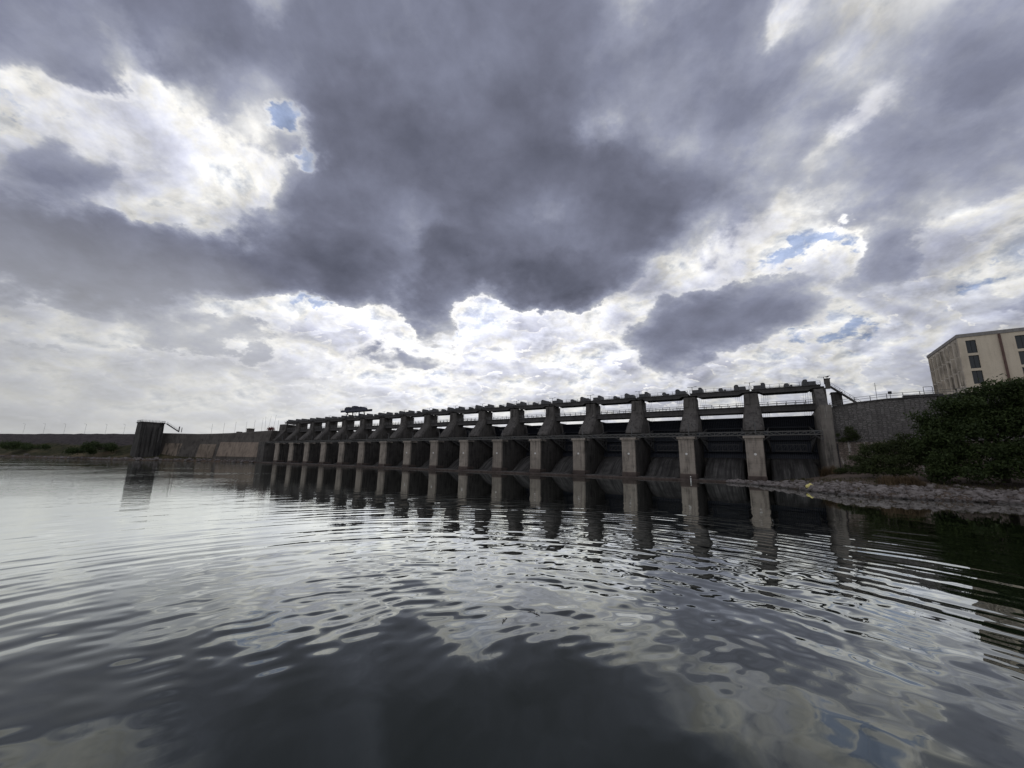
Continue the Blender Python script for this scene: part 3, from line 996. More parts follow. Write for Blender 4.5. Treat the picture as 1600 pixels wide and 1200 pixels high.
# ------------------------------------------------------------------ gate hoists on the top bridge
def gear_house(flip):
    m = MB()
    f = -1 if flip else 1
    def bx(a, b, *r):
        m.cbox(min(a * f, b * f), max(a * f, b * f), *r, 0.08)
    bx(-1.55, 1.55, 11.0, 14.4, 25.42, 25.75)
    # low half and tall rounded half
    bx(-1.45, 0.35, 11.2, 14.2, 25.75, 26.55)
    prof = [(0.35, 25.75), (1.45, 25.75), (1.45, 26.75), (1.2, 27.1), (0.75, 27.2), (0.35, 27.05)]
    m.prism_y([(x * f, z) for x, z in prof], 11.1, 14.3)
    return m
me_house = {s: gear_house(s > 0).mesh("gear_housing", M_HOUSING) for s in (-1, 1)}
_mo = MB().cbox(-0.9, 0.9, 11.6, 13.6, 25.42, 25.7, 0.05)
_mo.loft([[(0.1 - 0.6 + 0.62 * math.cos(a), y, 26.1 + 0.55 * math.sin(a)) for a in [2 * math.pi * i / 12 for i in range(12)]] for y in (11.7, 13.4)])
_mo.cbox(0.35, 0.85, 12.0, 13.0, 25.7, 26.2, 0.04)
me_motor = _mo.mesh("drive_motor", M_HOUSING)
me_shaft = MB().bar((-4.2, 12.6, 25.95), (4.2, 12.6, 25.95), 0.14, n=8).mesh("drive_shaft", M_STEEL)
me_rope = MB().bar((0, 12.8, 25.3), (0, 17.2, 17.4), 0.045).mesh("hoist_rope", M_DARK)
for k in range(NB):
    xc = 8.0 - PITCH_X * k
    hs = thing("gate_hoist", "grey twin-housing gate hoist over the %s bay from the right end pier" % ORD[k], "gate hoist", (xc, 0, 0), 0, "gate hoists on the top bridge")
    for s in (-1, 1):
        place("gear_housing", me_house[s], hs, (s * 5.6 - 0.15, 0, 0))
        for i in range(4):
            place("hoist_rope", me_rope, hs, (s * (5.55 - 0.5 * i), 0, 0))
    place("drive_motor", me_motor, hs, (1.0, 0, 0))
    place("drive_shaft", me_shaft, hs)

# ------------------------------------------------------------------ lamps
_tp = MB().bar((0, 0, 0), (0, 0, 2.05), 0.16, n=8)
me_tpost = _tp.mesh("post", M_RAIL)
me_tarm = MB().bar((-1.0, 0, 2.05), (0, 0, 1.92), 0.09).bar((0, 0, 1.92), (1.0, 0, 2.15), 0.09).mesh("arm", M_RAIL)
me_thead = MB().cbox(-0.28, 0.28, -0.1, 0.1, -0.05, 0.05, 0.02).mesh("lamp_head", M_RAIL)
for k in range(-1, 14):
    x = -PITCH_X * k + (0.9 if k % 3 else 0.0) - (0.3 if k < 0 else 0)
    l = thing("twin_arm_lamp", "twin-arm lamp on the top bridge, %s from the right end of the dam" % ORD[k + 1], "lamp post", (x, 11.0, 25.42), 0, "twin-arm lamps on the top bridge")
    place("post", me_tpost, l)
    place("arm", me_tarm, l)
    place("lamp_head", me_thead, l, (-1.05, 0, 2.05))
    place("lamp_head", me_thead, l, (1.05, 0, 2.15))
me_wpost = MB().bar((0, 0, 0), (0, 0, 3.7), 0.24, n=8).mesh("post", M_RAIL)
me_warm = MB().bar((0, 0, 3.68), (-0.8, 0, 3.75), 0.07).mesh("arm", M_RAIL)
for k in range(0, 16):
    l = thing("walkway_lamp", "single-arm walkway lamp standing on the cap of the %s pier from the right" % ORD[k], "lamp post", (-PITCH_X * k + 0.5, 2.4, 11.72), 0, "lamps along the truss walkway")
    place("post", me_wpost, l)
    place("arm", me_warm, l)
    place("lamp_head", me_thead, l, (-0.95, 0, 3.75))

# ------------------------------------------------------------------ gantry crane on the top bridge
gc = thing("gantry_crane", "dark blue gantry crane standing on the far part of the top bridge", "crane", (-185.0, 12.6, 25.42))
M_CRANE = plain("crane_paint", (0.035, 0.04, 0.07), 0.5, 0.0, 0.4, 1.5)
for sx in (-1, 1):
    m = MB()
    m.bar((sx * 5.6, -2.0, 0.5), (sx * 5.0, -1.4, 3.4), 0.5)
    m.bar((sx * 5.6, 2.0, 0.5), (sx * 5.0, 1.4, 3.4), 0.5)
    m.bar((sx * 5.6, -2.6, 0.45), (sx * 5.6, 2.6, 0.45), 0.5)
    m.bar((sx * 5.3, -1.7, 1.9), (sx * 5.3, 1.7, 1.9), 0.25)
    for yy in (-2.2, 2.2):
        m.bar((sx * 5.6 - 0.3, yy, 0.2), (sx * 5.6 + 0.3, yy, 0.2), 0.4, n=10)
    m.build("leg_frame", M_CRANE, gc)
MB().cbox(-11.5, 11.5, -1.9, -1.2, 3.4, 4.5, 0.05).cbox(-11.5, 11.5, 1.2, 1.9, 3.4, 4.5, 0.05).box(-11.5, 11.5, -1.2, 1.2, 3.9, 4.0).build("main_beam", M_CRANE, gc)
m = MB()
m.prism_y([(-8.5, 4.5), (-3.6, 4.5), (-3.6, 5.4), (-4.6, 6.2), (-7.4, 6.2), (-8.5, 5.4)], -1.6, 1.6)
m.build("hoist_cabin", M_CRANE, gc)
MB().cbox(-2.6, 0.6, -1.4, 1.4, 4.5, 6.6, 0.3).build("winch_house", M_CRANE, gc)
m = MB()
m.prism_y([(2.2, 4.5), (8.0, 4.5), (7.4, 5.3), (5.4, 5.9), (3.0, 5.4)], -1.5, 1.5)
m.build("trolley", M_CRANE, gc)
m = railing(MB(), -11.4, 11.4, -1.95, 4.5, 1.9, 0.9, 0.06)
m.build("railing", M_CRANE, gc)
m = MB().bar((-2.0, 0, 3.9), (-1.2, 0, 1.0), 0.2).bar((0.6, 0, 3.9), (-0.4, 0, 1.0), 0.2).box(-1.4, -0.2, -0.3, 0.3, 0.7, 1.1)
m.build("hook_block", M_CRANE, gc)
# ------------------------------------------------------------------ ground far and wide, under the water
ground = place("ground", raw_mesh("ground", np.array([(-9000, -9000, -4.0), (9000, -9000, -4.0), (9000, 9000, -4.0), (-9000, 9000, -4.0)], float), np.array([[0, 1, 2, 3]]), M_EARTH))
tag(ground, kind='structure')

# ------------------------------------------------------------------ right abutment wall of rubble masonry
WALL = [(16.3, 3.6), (18.5, 3.5), (20.9, 3.4), (26.5, 3.0), (31.8, 2.6), (40.0, 2.0), (60.0, 0.0), (90.0, -3.0)]
WTOP = [18.15, 18.75, 19.15, 19.6, 19.65, 19.8, 20.0, 20.0]
def off(path, d):
    out = []
    for i, p in enumerate(path):
        a = Vector(path[max(i - 1, 0)])
        c = Vector(path[min(i + 1, len(path) - 1)])
        t_ = (c - a).normalized()
        n_ = Vector((t_.y, -t_.x))
        n_ = n_ if n_.y < 0.5 else -n_
        out.append((p[0] + n_.x * d, p[1] + n_.y * d))
    return out
aw = thing("abutment_wall", "high dark rubble masonry wall right of the dam, stepped out below", "wall")
def wall_mesh(front, back, z0, z1, batter=0.0):
    m = MB()
    n = len(front)
    z0 = z0 if isinstance(z0, list) else [z0] * n
    z1 = z1 if isinstance(z1, list) else [z1] * n
    fb = off(front, batter)
    rings = []
    for i in range(n):
        rings.append([(fb[i][0], fb[i][1], z0[i]), (front[i][0], front[i][1], z1[i]), (back[i][0], back[i][1], z1[i]), (back[i][0], back[i][1], z0[i])])
    m.loft(rings)
    return m
wall_mesh(WALL, off(WALL, -3.0), 0.0, WTOP, 0.35).build("upper_face", M_WALL_UP, aw)
LOWW = off(WALL, 2.0)
wall_mesh(LOWW, off(WALL, -1.0), 0.0, 10.0, 0.3).build("lower_face", M_WALL_LOW, aw)
wall_mesh(off(WALL, 0.25), off(WALL, -1.2), WTOP, [z + 0.25 for z in WTOP]).build("coping", M_GIRDER, aw)
m = MB()
pts = [Vector((x, y, z + 0.25)) for (x, y), z in zip(off(WALL, -0.1), WTOP)]
dense = []
for a, c in zip(pts[:-1], pts[1:]):
    nseg = max(1, int((c - a).length / 2.1))
    for i in range(nseg):
        dense.append(a.lerp(c, i / nseg))
for i, p_ in enumerate(dense):
    m.bar(p_, p_ + Vector((0, 0, 1.15)), 0.11)
    if i:
        for hgt in (0.6, 1.1):
            m.bar(dense[i - 1] + Vector((0, 0, hgt)), p_ + Vector((0, 0, hgt)), 0.075)
m.build("railing", M_RAIL, aw)
MB().bar((14.2, 2.45, 18.5), (17.6, 3.1, 18.85), 0.16).build("pipe", M_RAIL, aw)
MB().bar((14.6, 2.5, 18.4), (15.9, 2.5, 15.4), 0.2).build("strut", M_RAIL, aw)
MB().bar((16.42, 1.5, 0.5), (16.42, 1.5, 9.8), 0.22, n=8).build("drain_pipe", M_DARK, aw)
# the ground behind the wall
road_r = MB()
back = off(WALL, -2.6)
road_r.loft([[(x, y, 16.5), (x, y, 18.0), (x + 4, y + 60, 18.0), (x + 4, y + 60, 16.5)] for x, y in back])
tag(road_r.build("terrace", M_EARTH), kind='structure')

# small things on the wall: cabin, stair, box, hoop, mast
cb = thing("control_cabin", "small dark cabin under the stair at the right end of the dam", "cabin", (19.0, 14.0, 18.0))
MB().cbox(-1.0, 1.0, -1.2, 1.6, 0, 5.3, 0.05).build("wall", M_UPPER, cb)
MB().box(-1.2, 1.2, -1.4, 1.8, 5.3, 5.5).build("roof", M_GIRDER, cb)
MB().box(-0.35, 0.55, -1.26, -1.19, 0.02, 2.1).build("door", M_DARK, cb)
st = thing("access_stair", "slim steel stair sloping down from the top bridge to the wall", "stair")
A_, B_ = Vector((17.8, 11.6, 24.9)), Vector((24.9, 11.6, 18.0))
m = MB()
for dy in (0, 1.1):
    m.bar(A_ + Vector((0, dy, 0)), B_ + Vector((0, dy, 0)), 0.14, 0.34)
m.build("stringer", M_GIRDER, st)
me_tread = MB().box(-0.18, 0.18, 0.05, 1.05, -0.03, 0.03).mesh("tread", M_GIRDER)
for i in range(1, 24):
    place("tread", me_tread, st, A_.lerp(B_, i / 24))
m = MB()
for i in range(0, 9):
    q = A_.lerp(B_, i / 8)
    m.bar(q, q + Vector((0, 0, 1.05)), 0.07)
m.bar(A_ + Vector((0, 0, 1.05)), B_ + Vector((0, 0, 1.05)), 0.06)
m.bar(A_ + Vector((0, 0, 0.55)), B_ + Vector((0, 0, 0.55)), 0.04)
m.build("handrail", M_RAIL, st)
ms = thing("antenna_mast", "thin mast rising from the right masonry wall", "mast", (25.0, 4.2, 19.5))
MB().bar((0, 0, 0), (0.05, 0, 4.3), 0.09, n=6).build("pole", M_RAIL, ms)
MB().bar((-0.2, 0, 3.6), (0.3, 0, 3.6), 0.05).build("crossbar", M_RAIL, ms)
eb = thing("junction_box", "small dark box on a post on the right masonry wall", "box", (27.3, 4.0, 19.6))
MB().bar((0, 0, 0), (0, 0, 1.5), 0.08).build("post", M_RAIL, eb)
MB().cbox(-0.3, 0.3, -0.2, 0.2, 1.4, 2.0, 0.03).build("cabinet", M_DARK, eb)
hp = thing("ladder_hoop", "square pipe hoop standing on the right masonry wall", "hoop", (33.4, 3.6, 19.66))
MB().bar((-0.7, 0, 0), (-0.7, 0, 2.4), 0.09).bar((0.7, 0, 0), (0.7, 0, 2.4), 0.09).bar((-0.7, 0, 2.4), (0.7, 0, 2.4), 0.09).build("frame", M_RAIL, hp)
MB().bar((-0.7, 0, 1.2), (0.7, 0, 1.2), 0.07).build("rung", M_RAIL, hp)
pc = tag(MB().cbox(29.4, 35.6, 3.75, 4.9, 19.6, 20.5, 0.06).build("parapet_block", M_GIRDER), "low dark parapet block behind the railing of the right wall", "parapet")

# ------------------------------------------------------------------ power house above the trees
ph = thing("power_house", "tall beige concrete building with dark windows above the trees", "building", (40.64, 8.16, 18.0))
TOP = 33.38 - 18.0
W_, D_ = 34.0, 20.4
wins_f = [(1.1, 2.65), (8.25, 10.0), (16.0, 17.6), (23.4, 25.0)]
rows = [(TOP - 3.75 - 3.45 * i, TOP - 0.85 - 3.45 * i) for i in range(3)]
def facade(m, spans, length, fixed, axis, depth=0.35, rows=rows, top=TOP):
    """A wall built as strips round its window openings so every window is a real recess."""
    us = [0.0] + [u for s_ in spans for u in s_] + [length]
    zsorted = sorted(rows)
    vs_ = [0.0] + [z for r_ in zsorted for z in r_] + [top]
    for i in range(len(us) - 1):
        for j in range(len(vs_) - 1):
            if i % 2 == 1 and j % 2 == 1:
                continue
            if axis == 'x':
                m.box(us[i], us[i + 1], fixed, fixed + depth, vs_[j], vs_[j + 1])
            else:
                m.box(fixed, fixed + depth, us[i], us[i + 1], vs_[j], vs_[j + 1])
def merge_clean(m, name, mat, parent):
    o = m.build(name, mat, parent)
    bm = bmesh.new()
    bm.from_mesh(o.data)
    bmesh.ops.remove_doubles(bm, verts=bm.verts, dist=1e-4)
    # drop the inner faces two neighbouring strips share
    seen = {}
    for f in bm.faces:
        k_ = tuple(sorted(v.index for v in f.verts))
        seen.setdefault(k_, []).append(f)
    dead = [f for fs in seen.values() if len(fs) > 1 for f in fs]
    bmesh.ops.delete(bm, geom=dead, context='FACES')
    bmesh.ops.recalc_face_normals(bm, faces=bm.faces)
    bm.to_mesh(o.data)
    bm.free()
    return o
m = MB()
facade(m, wins_f, W_, 0.0, 'x')
wf = merge_clean(m, "front_wall", M_BEIGE, ph)
wins_s = [(1.5 + 2.75 * i, 2.6 + 2.75 * i) for i in range(7)]
m = MB()
facade(m, [(a - 0.35, c - 0.35) for a, c in wins_s], D_ - 0.35, 0.0, 'y')
sw = merge_clean(m, "side_wall", M_BEIGE_STAINED, ph)
sw.location = (0, 0.352, 0)
MB().box(0.4, W_, D_ - 0.3, D_, 0, TOP).box(W_ - 0.3, W_, 0.4, D_ - 0.3, 0, TOP).build("rear_wall", M_BEIGE, ph)
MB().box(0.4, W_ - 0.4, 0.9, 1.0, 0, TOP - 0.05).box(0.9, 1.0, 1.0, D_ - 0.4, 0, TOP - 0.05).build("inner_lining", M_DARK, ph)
MB().cbox(-0.15, W_ + 0.15, -0.15, D_ + 0.15, TOP + 0.002, TOP + 0.75, 0.05).build("roof_slab", M_ROOF, ph)
for z0, z1 in rows:
    for a, c in wins_f:
        f = MB()
        for q in (a + 0.01, c - 0.09):
            f.box(q, q + 0.08, 0.16, 0.26, z0 + 0.01, z1 - 0.01)
        f.box(a + 0.09, c - 0.09, 0.16, 0.26, z0 + 0.01, z0 + 0.09)
        f.box(a + 0.09, c - 0.09, 0.16, 0.26, z1 - 0.09, z1 - 0.01)
        f.box((a + c) / 2 - 0.03, (a + c) / 2 + 0.03, 0.16, 0.26, z0 + 0.09, z1 - 0.09)
        wo = f.build("window", M_DARK, ph)
        MB().box(a + 0.02, c - 0.02, 0.20, 0.22, z0 + 0.02, z1 - 0.02).build("pane", M_GLASS, wo)
    for a, c in wins_s:
        f = MB()
        for q in (a + 0.01, c - 0.09):
            f.box(0.16, 0.26, q, q + 0.08, z0 + 0.01, z1 - 0.01)
        f.box(0.16, 0.26, a + 0.09, c - 0.09, (z0 + z1) / 2 - 0.04, (z0 + z1) / 2 + 0.04)
        wo = f.build("window", M_DARK, ph)
        MB().box(0.20, 0.22, a + 0.02, c - 0.02, z0 + 0.02, z1 - 0.02).build("pane", M_GLASS, wo)
    # small sun fins beside the side windows
    for a, c in wins_s:
        MB().box(-0.55, -0.003, a - 0.22, a - 0.10, z0 - 0.1, z1 + 0.1).build("fin", M_BEIGE_STAINED, ph)
MB().bar((6.1, -0.2, 0), (6.1, -0.2, TOP - 0.1), 0.42, n=8).build("downpipe", M_PIPE, ph)

# ------------------------------------------------------------------ right bank
rngb = random.Random(5)
SH = [(-9.0, -3.4), (-4.4, -5.4), (0.35, -10.8), (5.5, -19.5), (9.85, -28.3), (14.1, -34.0), (19.6, -36.0), (26.0, -34.2), (32.0, -34.0), (42.0, -36.0), (56.0, -40.0), (80.0, -44.0)]
IN = [(-9.0, -1.0), (-4.0, -1.2), (4.0, -1.0), (13.0, 0.2), (15.8, 0.8), (18.0, 1.0), (22.0, 0.8), (28.0, 0.5), (34.0, 0.0), (44.0, -1.0), (58.0, -6.0), (84.0, -8.0)]
def lerp_path(path, u):
    f = u * (len(path) - 1)
    i = min(int(f), len(path) - 2)
    f -= i
    return (path[i][0] * (1 - f) + path[i + 1][0] * f, path[i][1] * (1 - f) + path[i + 1][1] * f)
def bank_point(u, d):
    """u along the shore, d metres inland (negative under water)."""
    s_, e_ = Vector(lerp_path(SH, u)), Vector(lerp_path(IN, u))
    full = (e_ - s_).length
    q = s_ + (e_ - s_) * (d / max(full, 0.1))
    hmax = min(1.0, full / 22.0)
    if d < 0:
        z = d * 0.45
    else:
        z = (0.95 * (1 - math.exp(-d / 1.6)) + 0.10 * d) * (0.45 + 0.55 * hmax)
        z = min(z, 0.75 + 2.6 * hmax) * (0.5 + 0.5 * min(1.0, max(0.0, (u - 0.18) / 0.25)))
    return q.x, q.y, z
def bank_noise(x, y):
    return float(value_noise(np.array([x]), np.array([y]), 91, 2.6)[0]) * 0.22 + float(value_noise(np.array([x]), np.array([y]), 92, 0.9)[0]) * 0.10
nu, ds = 150, [-9, -5, -2.5, -1.2, -0.5, 0, 0.4, 0.9, 1.6, 2.5, 3.6, 5, 6.6, 8.5, 11, 14, 18, 22, 27, 33, 40]
bv, bf = [], []
for i in range(nu + 1):
    u = i / nu
    full = (Vector(lerp_path(IN, u)) - Vector(lerp_path(SH, u))).length
    for d in ds:
        x, y, z = bank_point(u, min(d, full + 1.5))
        bv.append((x, y, z + (bank_noise(x, y) if d > -0.4 else 0)))
nd_ = len(ds)
for i in range(nu):
    for j in range(nd_ - 1):
        bf.append((i * nd_ + j, (i + 1) * nd_ + j, (i + 1) * nd_ + j + 1, i * nd_ + j + 1))
bank = place("rock_bank", raw_mesh("rock_bank", bv, bf, M_EARTH))
tag(bank, kind='structure')
_bank_xyz = np.array(bv)
def ground_z(x, y):
    """Height of the bank under a point."""
    d2_ = (_bank_xyz[:, 0] - x) ** 2 + (_bank_xyz[:, 1] - y) ** 2
    i = np.argsort(d2_)[:4]
    w_ = 1 / (d2_[i] + 0.05)
    return float((_bank_xyz[i, 2] * w_).sum() / w_.sum())
# stones
def rock_mesh(seed):
    r_ = random.Random(seed)
    bm = bmesh.new()
    bmesh.ops.create_icosphere(bm, subdivisions=1, radius=1.0)
    sx, sy, sz = r_.uniform(0.8, 1.2), r_.uniform(0.6, 0.95), r_.uniform(0.42, 0.7)
    for v in bm.verts:
        k_ = r_.uniform(0.72, 1.12)
        v.co = Vector((v.co.x * sx * k_, v.co.y * sy * k_, v.co.z * sz * k_))
    me = bpy.data.meshes.new("stone")
    bm.to_mesh(me)
    bm.free()
    me.materials.append(M_ROCK)
    return me
ROCKS = [rock_mesh(200 + i) for i in range(10)]
spots = []
for i in range(3000):
    u = rngb.uniform(0.05, 0.90)
    full = (Vector(lerp_path(IN, u)) - Vector(lerp_path(SH, u))).length
    d = min(abs(rngb.gauss(0, 1)) * 3.4 - 0.25, full)
    x, y, z = bank_point(u, d)
    if d > 9:
        continue
    size = min(0.85, 0.125 * math.exp(abs(rngb.gauss(0, 0.78))))
    spots.append((size, x, y, z + bank_noise(x, y)))
spots.sort(reverse=True)
for size, x, y, z in spots[:300]:
    place("stone", rngb.choice(ROCKS), bank, (x, y, z + size * 0.12), (rngb.uniform(-0.35, 0.35), rngb.uniform(-0.35, 0.35), rngb.uniform(0, 6.28)), (size,) * 3)
m = MB()
for size, x, y, z in spots[300:]:
    me = rngb.choice(ROCKS)
    rot = Euler((rngb.uniform(-0.4, 0.4), rngb.uniform(-0.4, 0.4), rngb.uniform(0, 6.28))).to_matrix()
    m.add([rot @ (v.co * size) + Vector((x, y, z + size * 0.1)) for v in me.vertices], [tuple(p_.vertices) for p_ in me.polygons])
tag(m.build("loose_stone_cover", M_ROCK, bank), kind='stuff')
# pale yellow sack by the water
M_YEL = plain("yellow_sack", (0.75, 0.66, 0.25), 0.7, 0.0, 0.25, 3.0, dirt=(0.45, 0.36, 0.12))
bm = bmesh.new()
bmesh.ops.create_icosphere(bm, subdivisions=3, radius=1.0)
for v in bm.verts:
    n_ = 1 + 0.18 * math.sin(v.co.x * 5 + 1) * math.cos(v.co.y * 4) + 0.08 * math.sin(v.co.z * 9 + v.co.x * 7)
    v.co = Vector((v.co.x * 0.75 * n_, v.co.y * 0.45 * n_, (v.co.z * 0.42 + 0.18 * math.exp(-(v.co.x - 0.1) ** 2 * 4)) * n_))
me = bpy.data.meshes.new("sack")
bm.to_mesh(me)
bm.free()
me.materials.append(M_YEL)
me.polygons.foreach_set('use_smooth', [True] * len(me.polygons))
sk_ = place("sack", me, None, (8.9, -24.4, ground_z(8.9, -24.4) + 0.22), (0, 0.1, 0.5))
tag(sk_, "pale yellow sack lying on the rocky bank near the water", "sack")
# ------------------------------------------------------------------ vegetation
def leaf_cloud(name, mat, parent, clumps, count, size, seed, puffs=0):
    """Many small leaf faces spread through the outer volume of overlapping clumps."""
    r_ = np.random.default_rng(seed)
    if puffs:
        small = []
        for c in clumps:
            for _ in range(puffs):
                q = r_.normal(size=3)
                q[2] = abs(q[2]) * 0.9 - 0.25
                q /= np.linalg.norm(q)
                k_ = r_.uniform(0.30, 0.52)
                o_ = r_.uniform(0.62, 1.12)
                small.append((c[0] + q[0] * c[3] * o_, c[1] + q[1] * c[4] * o_, c[2] + q[2] * c[5] * o_, c[3] * k_, c[4] * k_, c[5] * k_ * 0.8))
            small.append((c[0], c[1], c[2], c[3] * 0.8, c[4] * 0.8, c[5] * 0.8))
        clumps = small
    w_ = np.array([c[3] * c[4] + c[4] * c[5] + c[3] * c[5] for c in clumps], float)
    pick = r_.choice(len(clumps), count, p=w_ / w_.sum())
    C_ = np.array(clumps, float)[pick]
    d = r_.normal(size=(count, 3))
    d /= np.linalg.norm(d, axis=1, keepdims=True)
    rad = r_.uniform(0.35, 1.0, count) ** 0.45
    lump = 1 + 0.22 * np.sin(d[:, 0] * 6 + pick) * np.cos(d[:, 1] * 5 + pick * 2) + 0.16 * np.sin(d[:, 2] * 9 + pick * 3 + d[:, 0] * 4)
    P = C_[:, :3] + d * C_[:, 3:6] * (rad * lump)[:, None]
    # leaves gather in sprigs
    spr = r_.integers(0, count, count)
    far = r_.random(count) < 0.65
    grp = (np.arange(count) // 7) * 7
    P = np.where(far[:, None], P[grp] + r_.normal(size=(count, 3)) * size * 1.5, P)
    n = d * 0.6 + r_.normal(size=(count, 3)) * 0.7 + np.array([0, 0, 0.5])
    n /= np.linalg.norm(n, axis=1, keepdims=True)
    a = np.cross(n, r_.normal(size=(count, 3)))
    a /= np.linalg.norm(a, axis=1, keepdims=True)
    b_ = np.cross(n, a)
    s_ = size * r_.uniform(0.6, 1.35, count)[:, None]
    droop = np.array([0, 0, -0.25]) * s_
    v = np.stack([P - a * s_, P + b_ * s_ * 0.45, P + a * s_ + droop, P - b_ * s_ * 0.45], 1).reshape(-1, 3)
    f = np.arange(count * 4).reshape(-1, 4)
    return place(name, raw_mesh(name, v, f, mat, False), parent)


def tree(name, label, base, height, spread, clumps, leaves, size, mat, seed, cat="tree", trunk_r=0.3):
    """clumps are relative to the base."""
    t_ = thing(name, label, cat, base)
    r_ = random.Random(seed)
    m = MB()
    top = Vector((r_.uniform(-0.3, 0.3), r_.uniform(-0.3, 0.3), height * 0.55))
    m.tube([(0, 0, -0.4), (0.05, 0.02, height * 0.18), tuple(top * 0.7), tuple(top)], [trunk_r * 1.25, trunk_r, trunk_r * 0.7, trunk_r * 0.45], 8)
    m.build("trunk", M_BARK, t_)
    m = MB()
    for c in clumps:
        a = top * r_.uniform(0.45, 0.95)
        e = Vector(c[:3])
        mid = a.lerp(e, 0.5) + Vector((r_.uniform(-0.4, 0.4), r_.uniform(-0.4, 0.4), r_.uniform(0.0, 0.6)))
        m.tube([a, mid, e], [trunk_r * 0.42, trunk_r * 0.26, trunk_r * 0.1], 5)
    m.build("limbs", M_BARK, t_)
    leaf_cloud("crown", mat, t_, clumps, leaves, size, seed, 7)
    return t_


# the big tree at the right edge
base = Vector((34.6, -19.0, ground_z(34.6, -19.0)))
big = [(-6.5, -1.5, 9.6, 3.3, 3.2, 2.8), (-4.0, -3.0, 12.0, 3.2, 3.2, 2.4), (0.0, -2.5, 13.4, 3.8, 3.6, 2.6), (4.0, -1.5, 14.2, 3.6, 3.6, 2.8), (8.5, -1.0, 13.6, 3.6, 3.4, 3.0),
       (-6.0, -3.5, 6.4, 3.4, 3.0, 2.6), (-2.0, -5.0, 8.8, 3.6, 3.2, 2.8), (2.5, -5.2, 9.6, 3.8, 3.4, 3.0), (7.0, -4.2, 9.2, 3.8, 3.4, 3.2), (11.0, -2.0, 9.5, 3.6, 3.4, 3.6),
       (-3.5, -6.2, 4.6, 3.2, 2.6, 2.3), (1.0, -7.2, 5.2, 3.4, 2.6, 2.4), (5.5, -6.8, 5.0, 3.4, 2.8, 2.4), (9.8, -5.0, 5.0, 3.4, 3.0, 2.6), (0.0, 0.5, 10.0, 5.0, 4.0, 3.4), (6.0, 1.0, 10.5, 5.0, 4.0, 3.4),
       (-7.5, -4.0, 3.0, 2.8, 2.6, 2.2), (-9.0, -2.0, 6.0, 2.2, 2.4, 2.2), (-8.6, -4.5, 1.2, 2.4, 2.0, 1.4), (-5.0, -6.5, 1.6, 2.6, 1.8, 1.6), (-1.0, -7.6, 2.2, 2.6, 1.8, 1.6), (4.0, -8.0, 2.0, 2.8, 1.8, 1.5), (8.0, -7.0, 2.2, 2.8, 2.0, 1.6)]
tree("broadleaf_tree", "large dark green tree filling the bank below the beige building", base, 15.0, 10, big, 80000, 0.24, M_LEAF, 3, trunk_r=0.45)
b2 = Vector((47.5, -17.5, ground_z(47.5, -17.5)))
big2 = [(-3.0, -2, 9.5, 4.0, 3.4, 3.6), (0.5, -1.5, 13.0, 4.0, 3.6, 3.0), (4.5, -1.0, 10.0, 4.2, 3.6, 3.6), (-1.5, -4.5, 5.0, 4.0, 3.0, 3.0), (4.0, -4.0, 5.0, 4.0, 3.0, 3.0)]
tree("broadleaf_tree", "dark leafy tree cut by the right edge of the picture", b2, 14.0, 8, big2, 22000, 0.26, M_LEAF, 8, trunk_r=0.4)
# spreading shrub in front of the wall
b3 = Vector((21.4, -19.5, ground_z(21.4, -19.5)))
sh = [(-3.6, 0.4, 2.6, 1.9, 1.6, 1.3), (-2.0, 0.8, 4.4, 2.2, 1.8, 1.4), (0.4, 0.6, 5.4, 2.3, 1.9, 1.5), (2.6, 0.4, 5.6, 2.4, 2.0, 1.6), (-0.8, -0.8, 2.8, 2.4, 1.8, 1.5), (2.2, -1.0, 3.2, 2.4, 1.8, 1.6), (-3.0, -0.6, 1.2, 2.2, 1.5, 0.9), (0.2, -1.6, 1.1, 2.4, 1.5, 1.0), (4.4, 0.0, 3.6, 2.2, 2.0, 1.8)]
tree("spreading_shrub", "spreading green shrub between the masonry wall and the rocky bank", b3, 5.5, 4, sh, 22000, 0.17, M_LEAF2, 12, "shrub", 0.16)
b4 = Vector((16.6, -10.5, ground_z(16.6, -10.5)))
sh4 = [(0, 0, 0.9, 1.6, 1.2, 0.8), (1.8, -0.5, 0.8, 1.5, 1.2, 0.8), (-1.4, 0.3, 0.5, 1.2, 1.0, 0.5), (3.2, -1.0, 1.0, 1.4, 1.2, 0.9)]
tree("low_shrub", "low green shrub at the foot of the masonry wall", b4, 1.6, 2, sh4, 4500, 0.13, M_LEAF2, 13, "shrub", 0.06)
b5 = Vector((18.6, 1.5, 9.9))
sh5 = [(0.2, 0, 1.7, 1.2, 0.9, 1.2), (1.0, 0.2, 0.9, 1.1, 0.8, 0.8), (-0.6, 0, 0.8, 0.8, 0.7, 0.7), (0.3, 0, 3.0, 0.8, 0.7, 0.8)]
tree("ledge_shrub", "green shrub growing on the ledge of the right masonry wall", b5, 3.0, 1.5, sh5, 3000, 0.13, M_LEAF2, 14, "shrub", 0.05)
b6 = Vector((17.2, 0.6, 9.95))
tree("ledge_shrub", "small low plant on the wall ledge beside the end pier", b6, 0.9, 1.0, [(0, 0, 0.4, 0.7, 0.5, 0.35), (-0.5, 0.2, 1.6, 0.4, 0.3, 0.5)], 700, 0.10, M_LEAF2, 15, "shrub", 0.03)


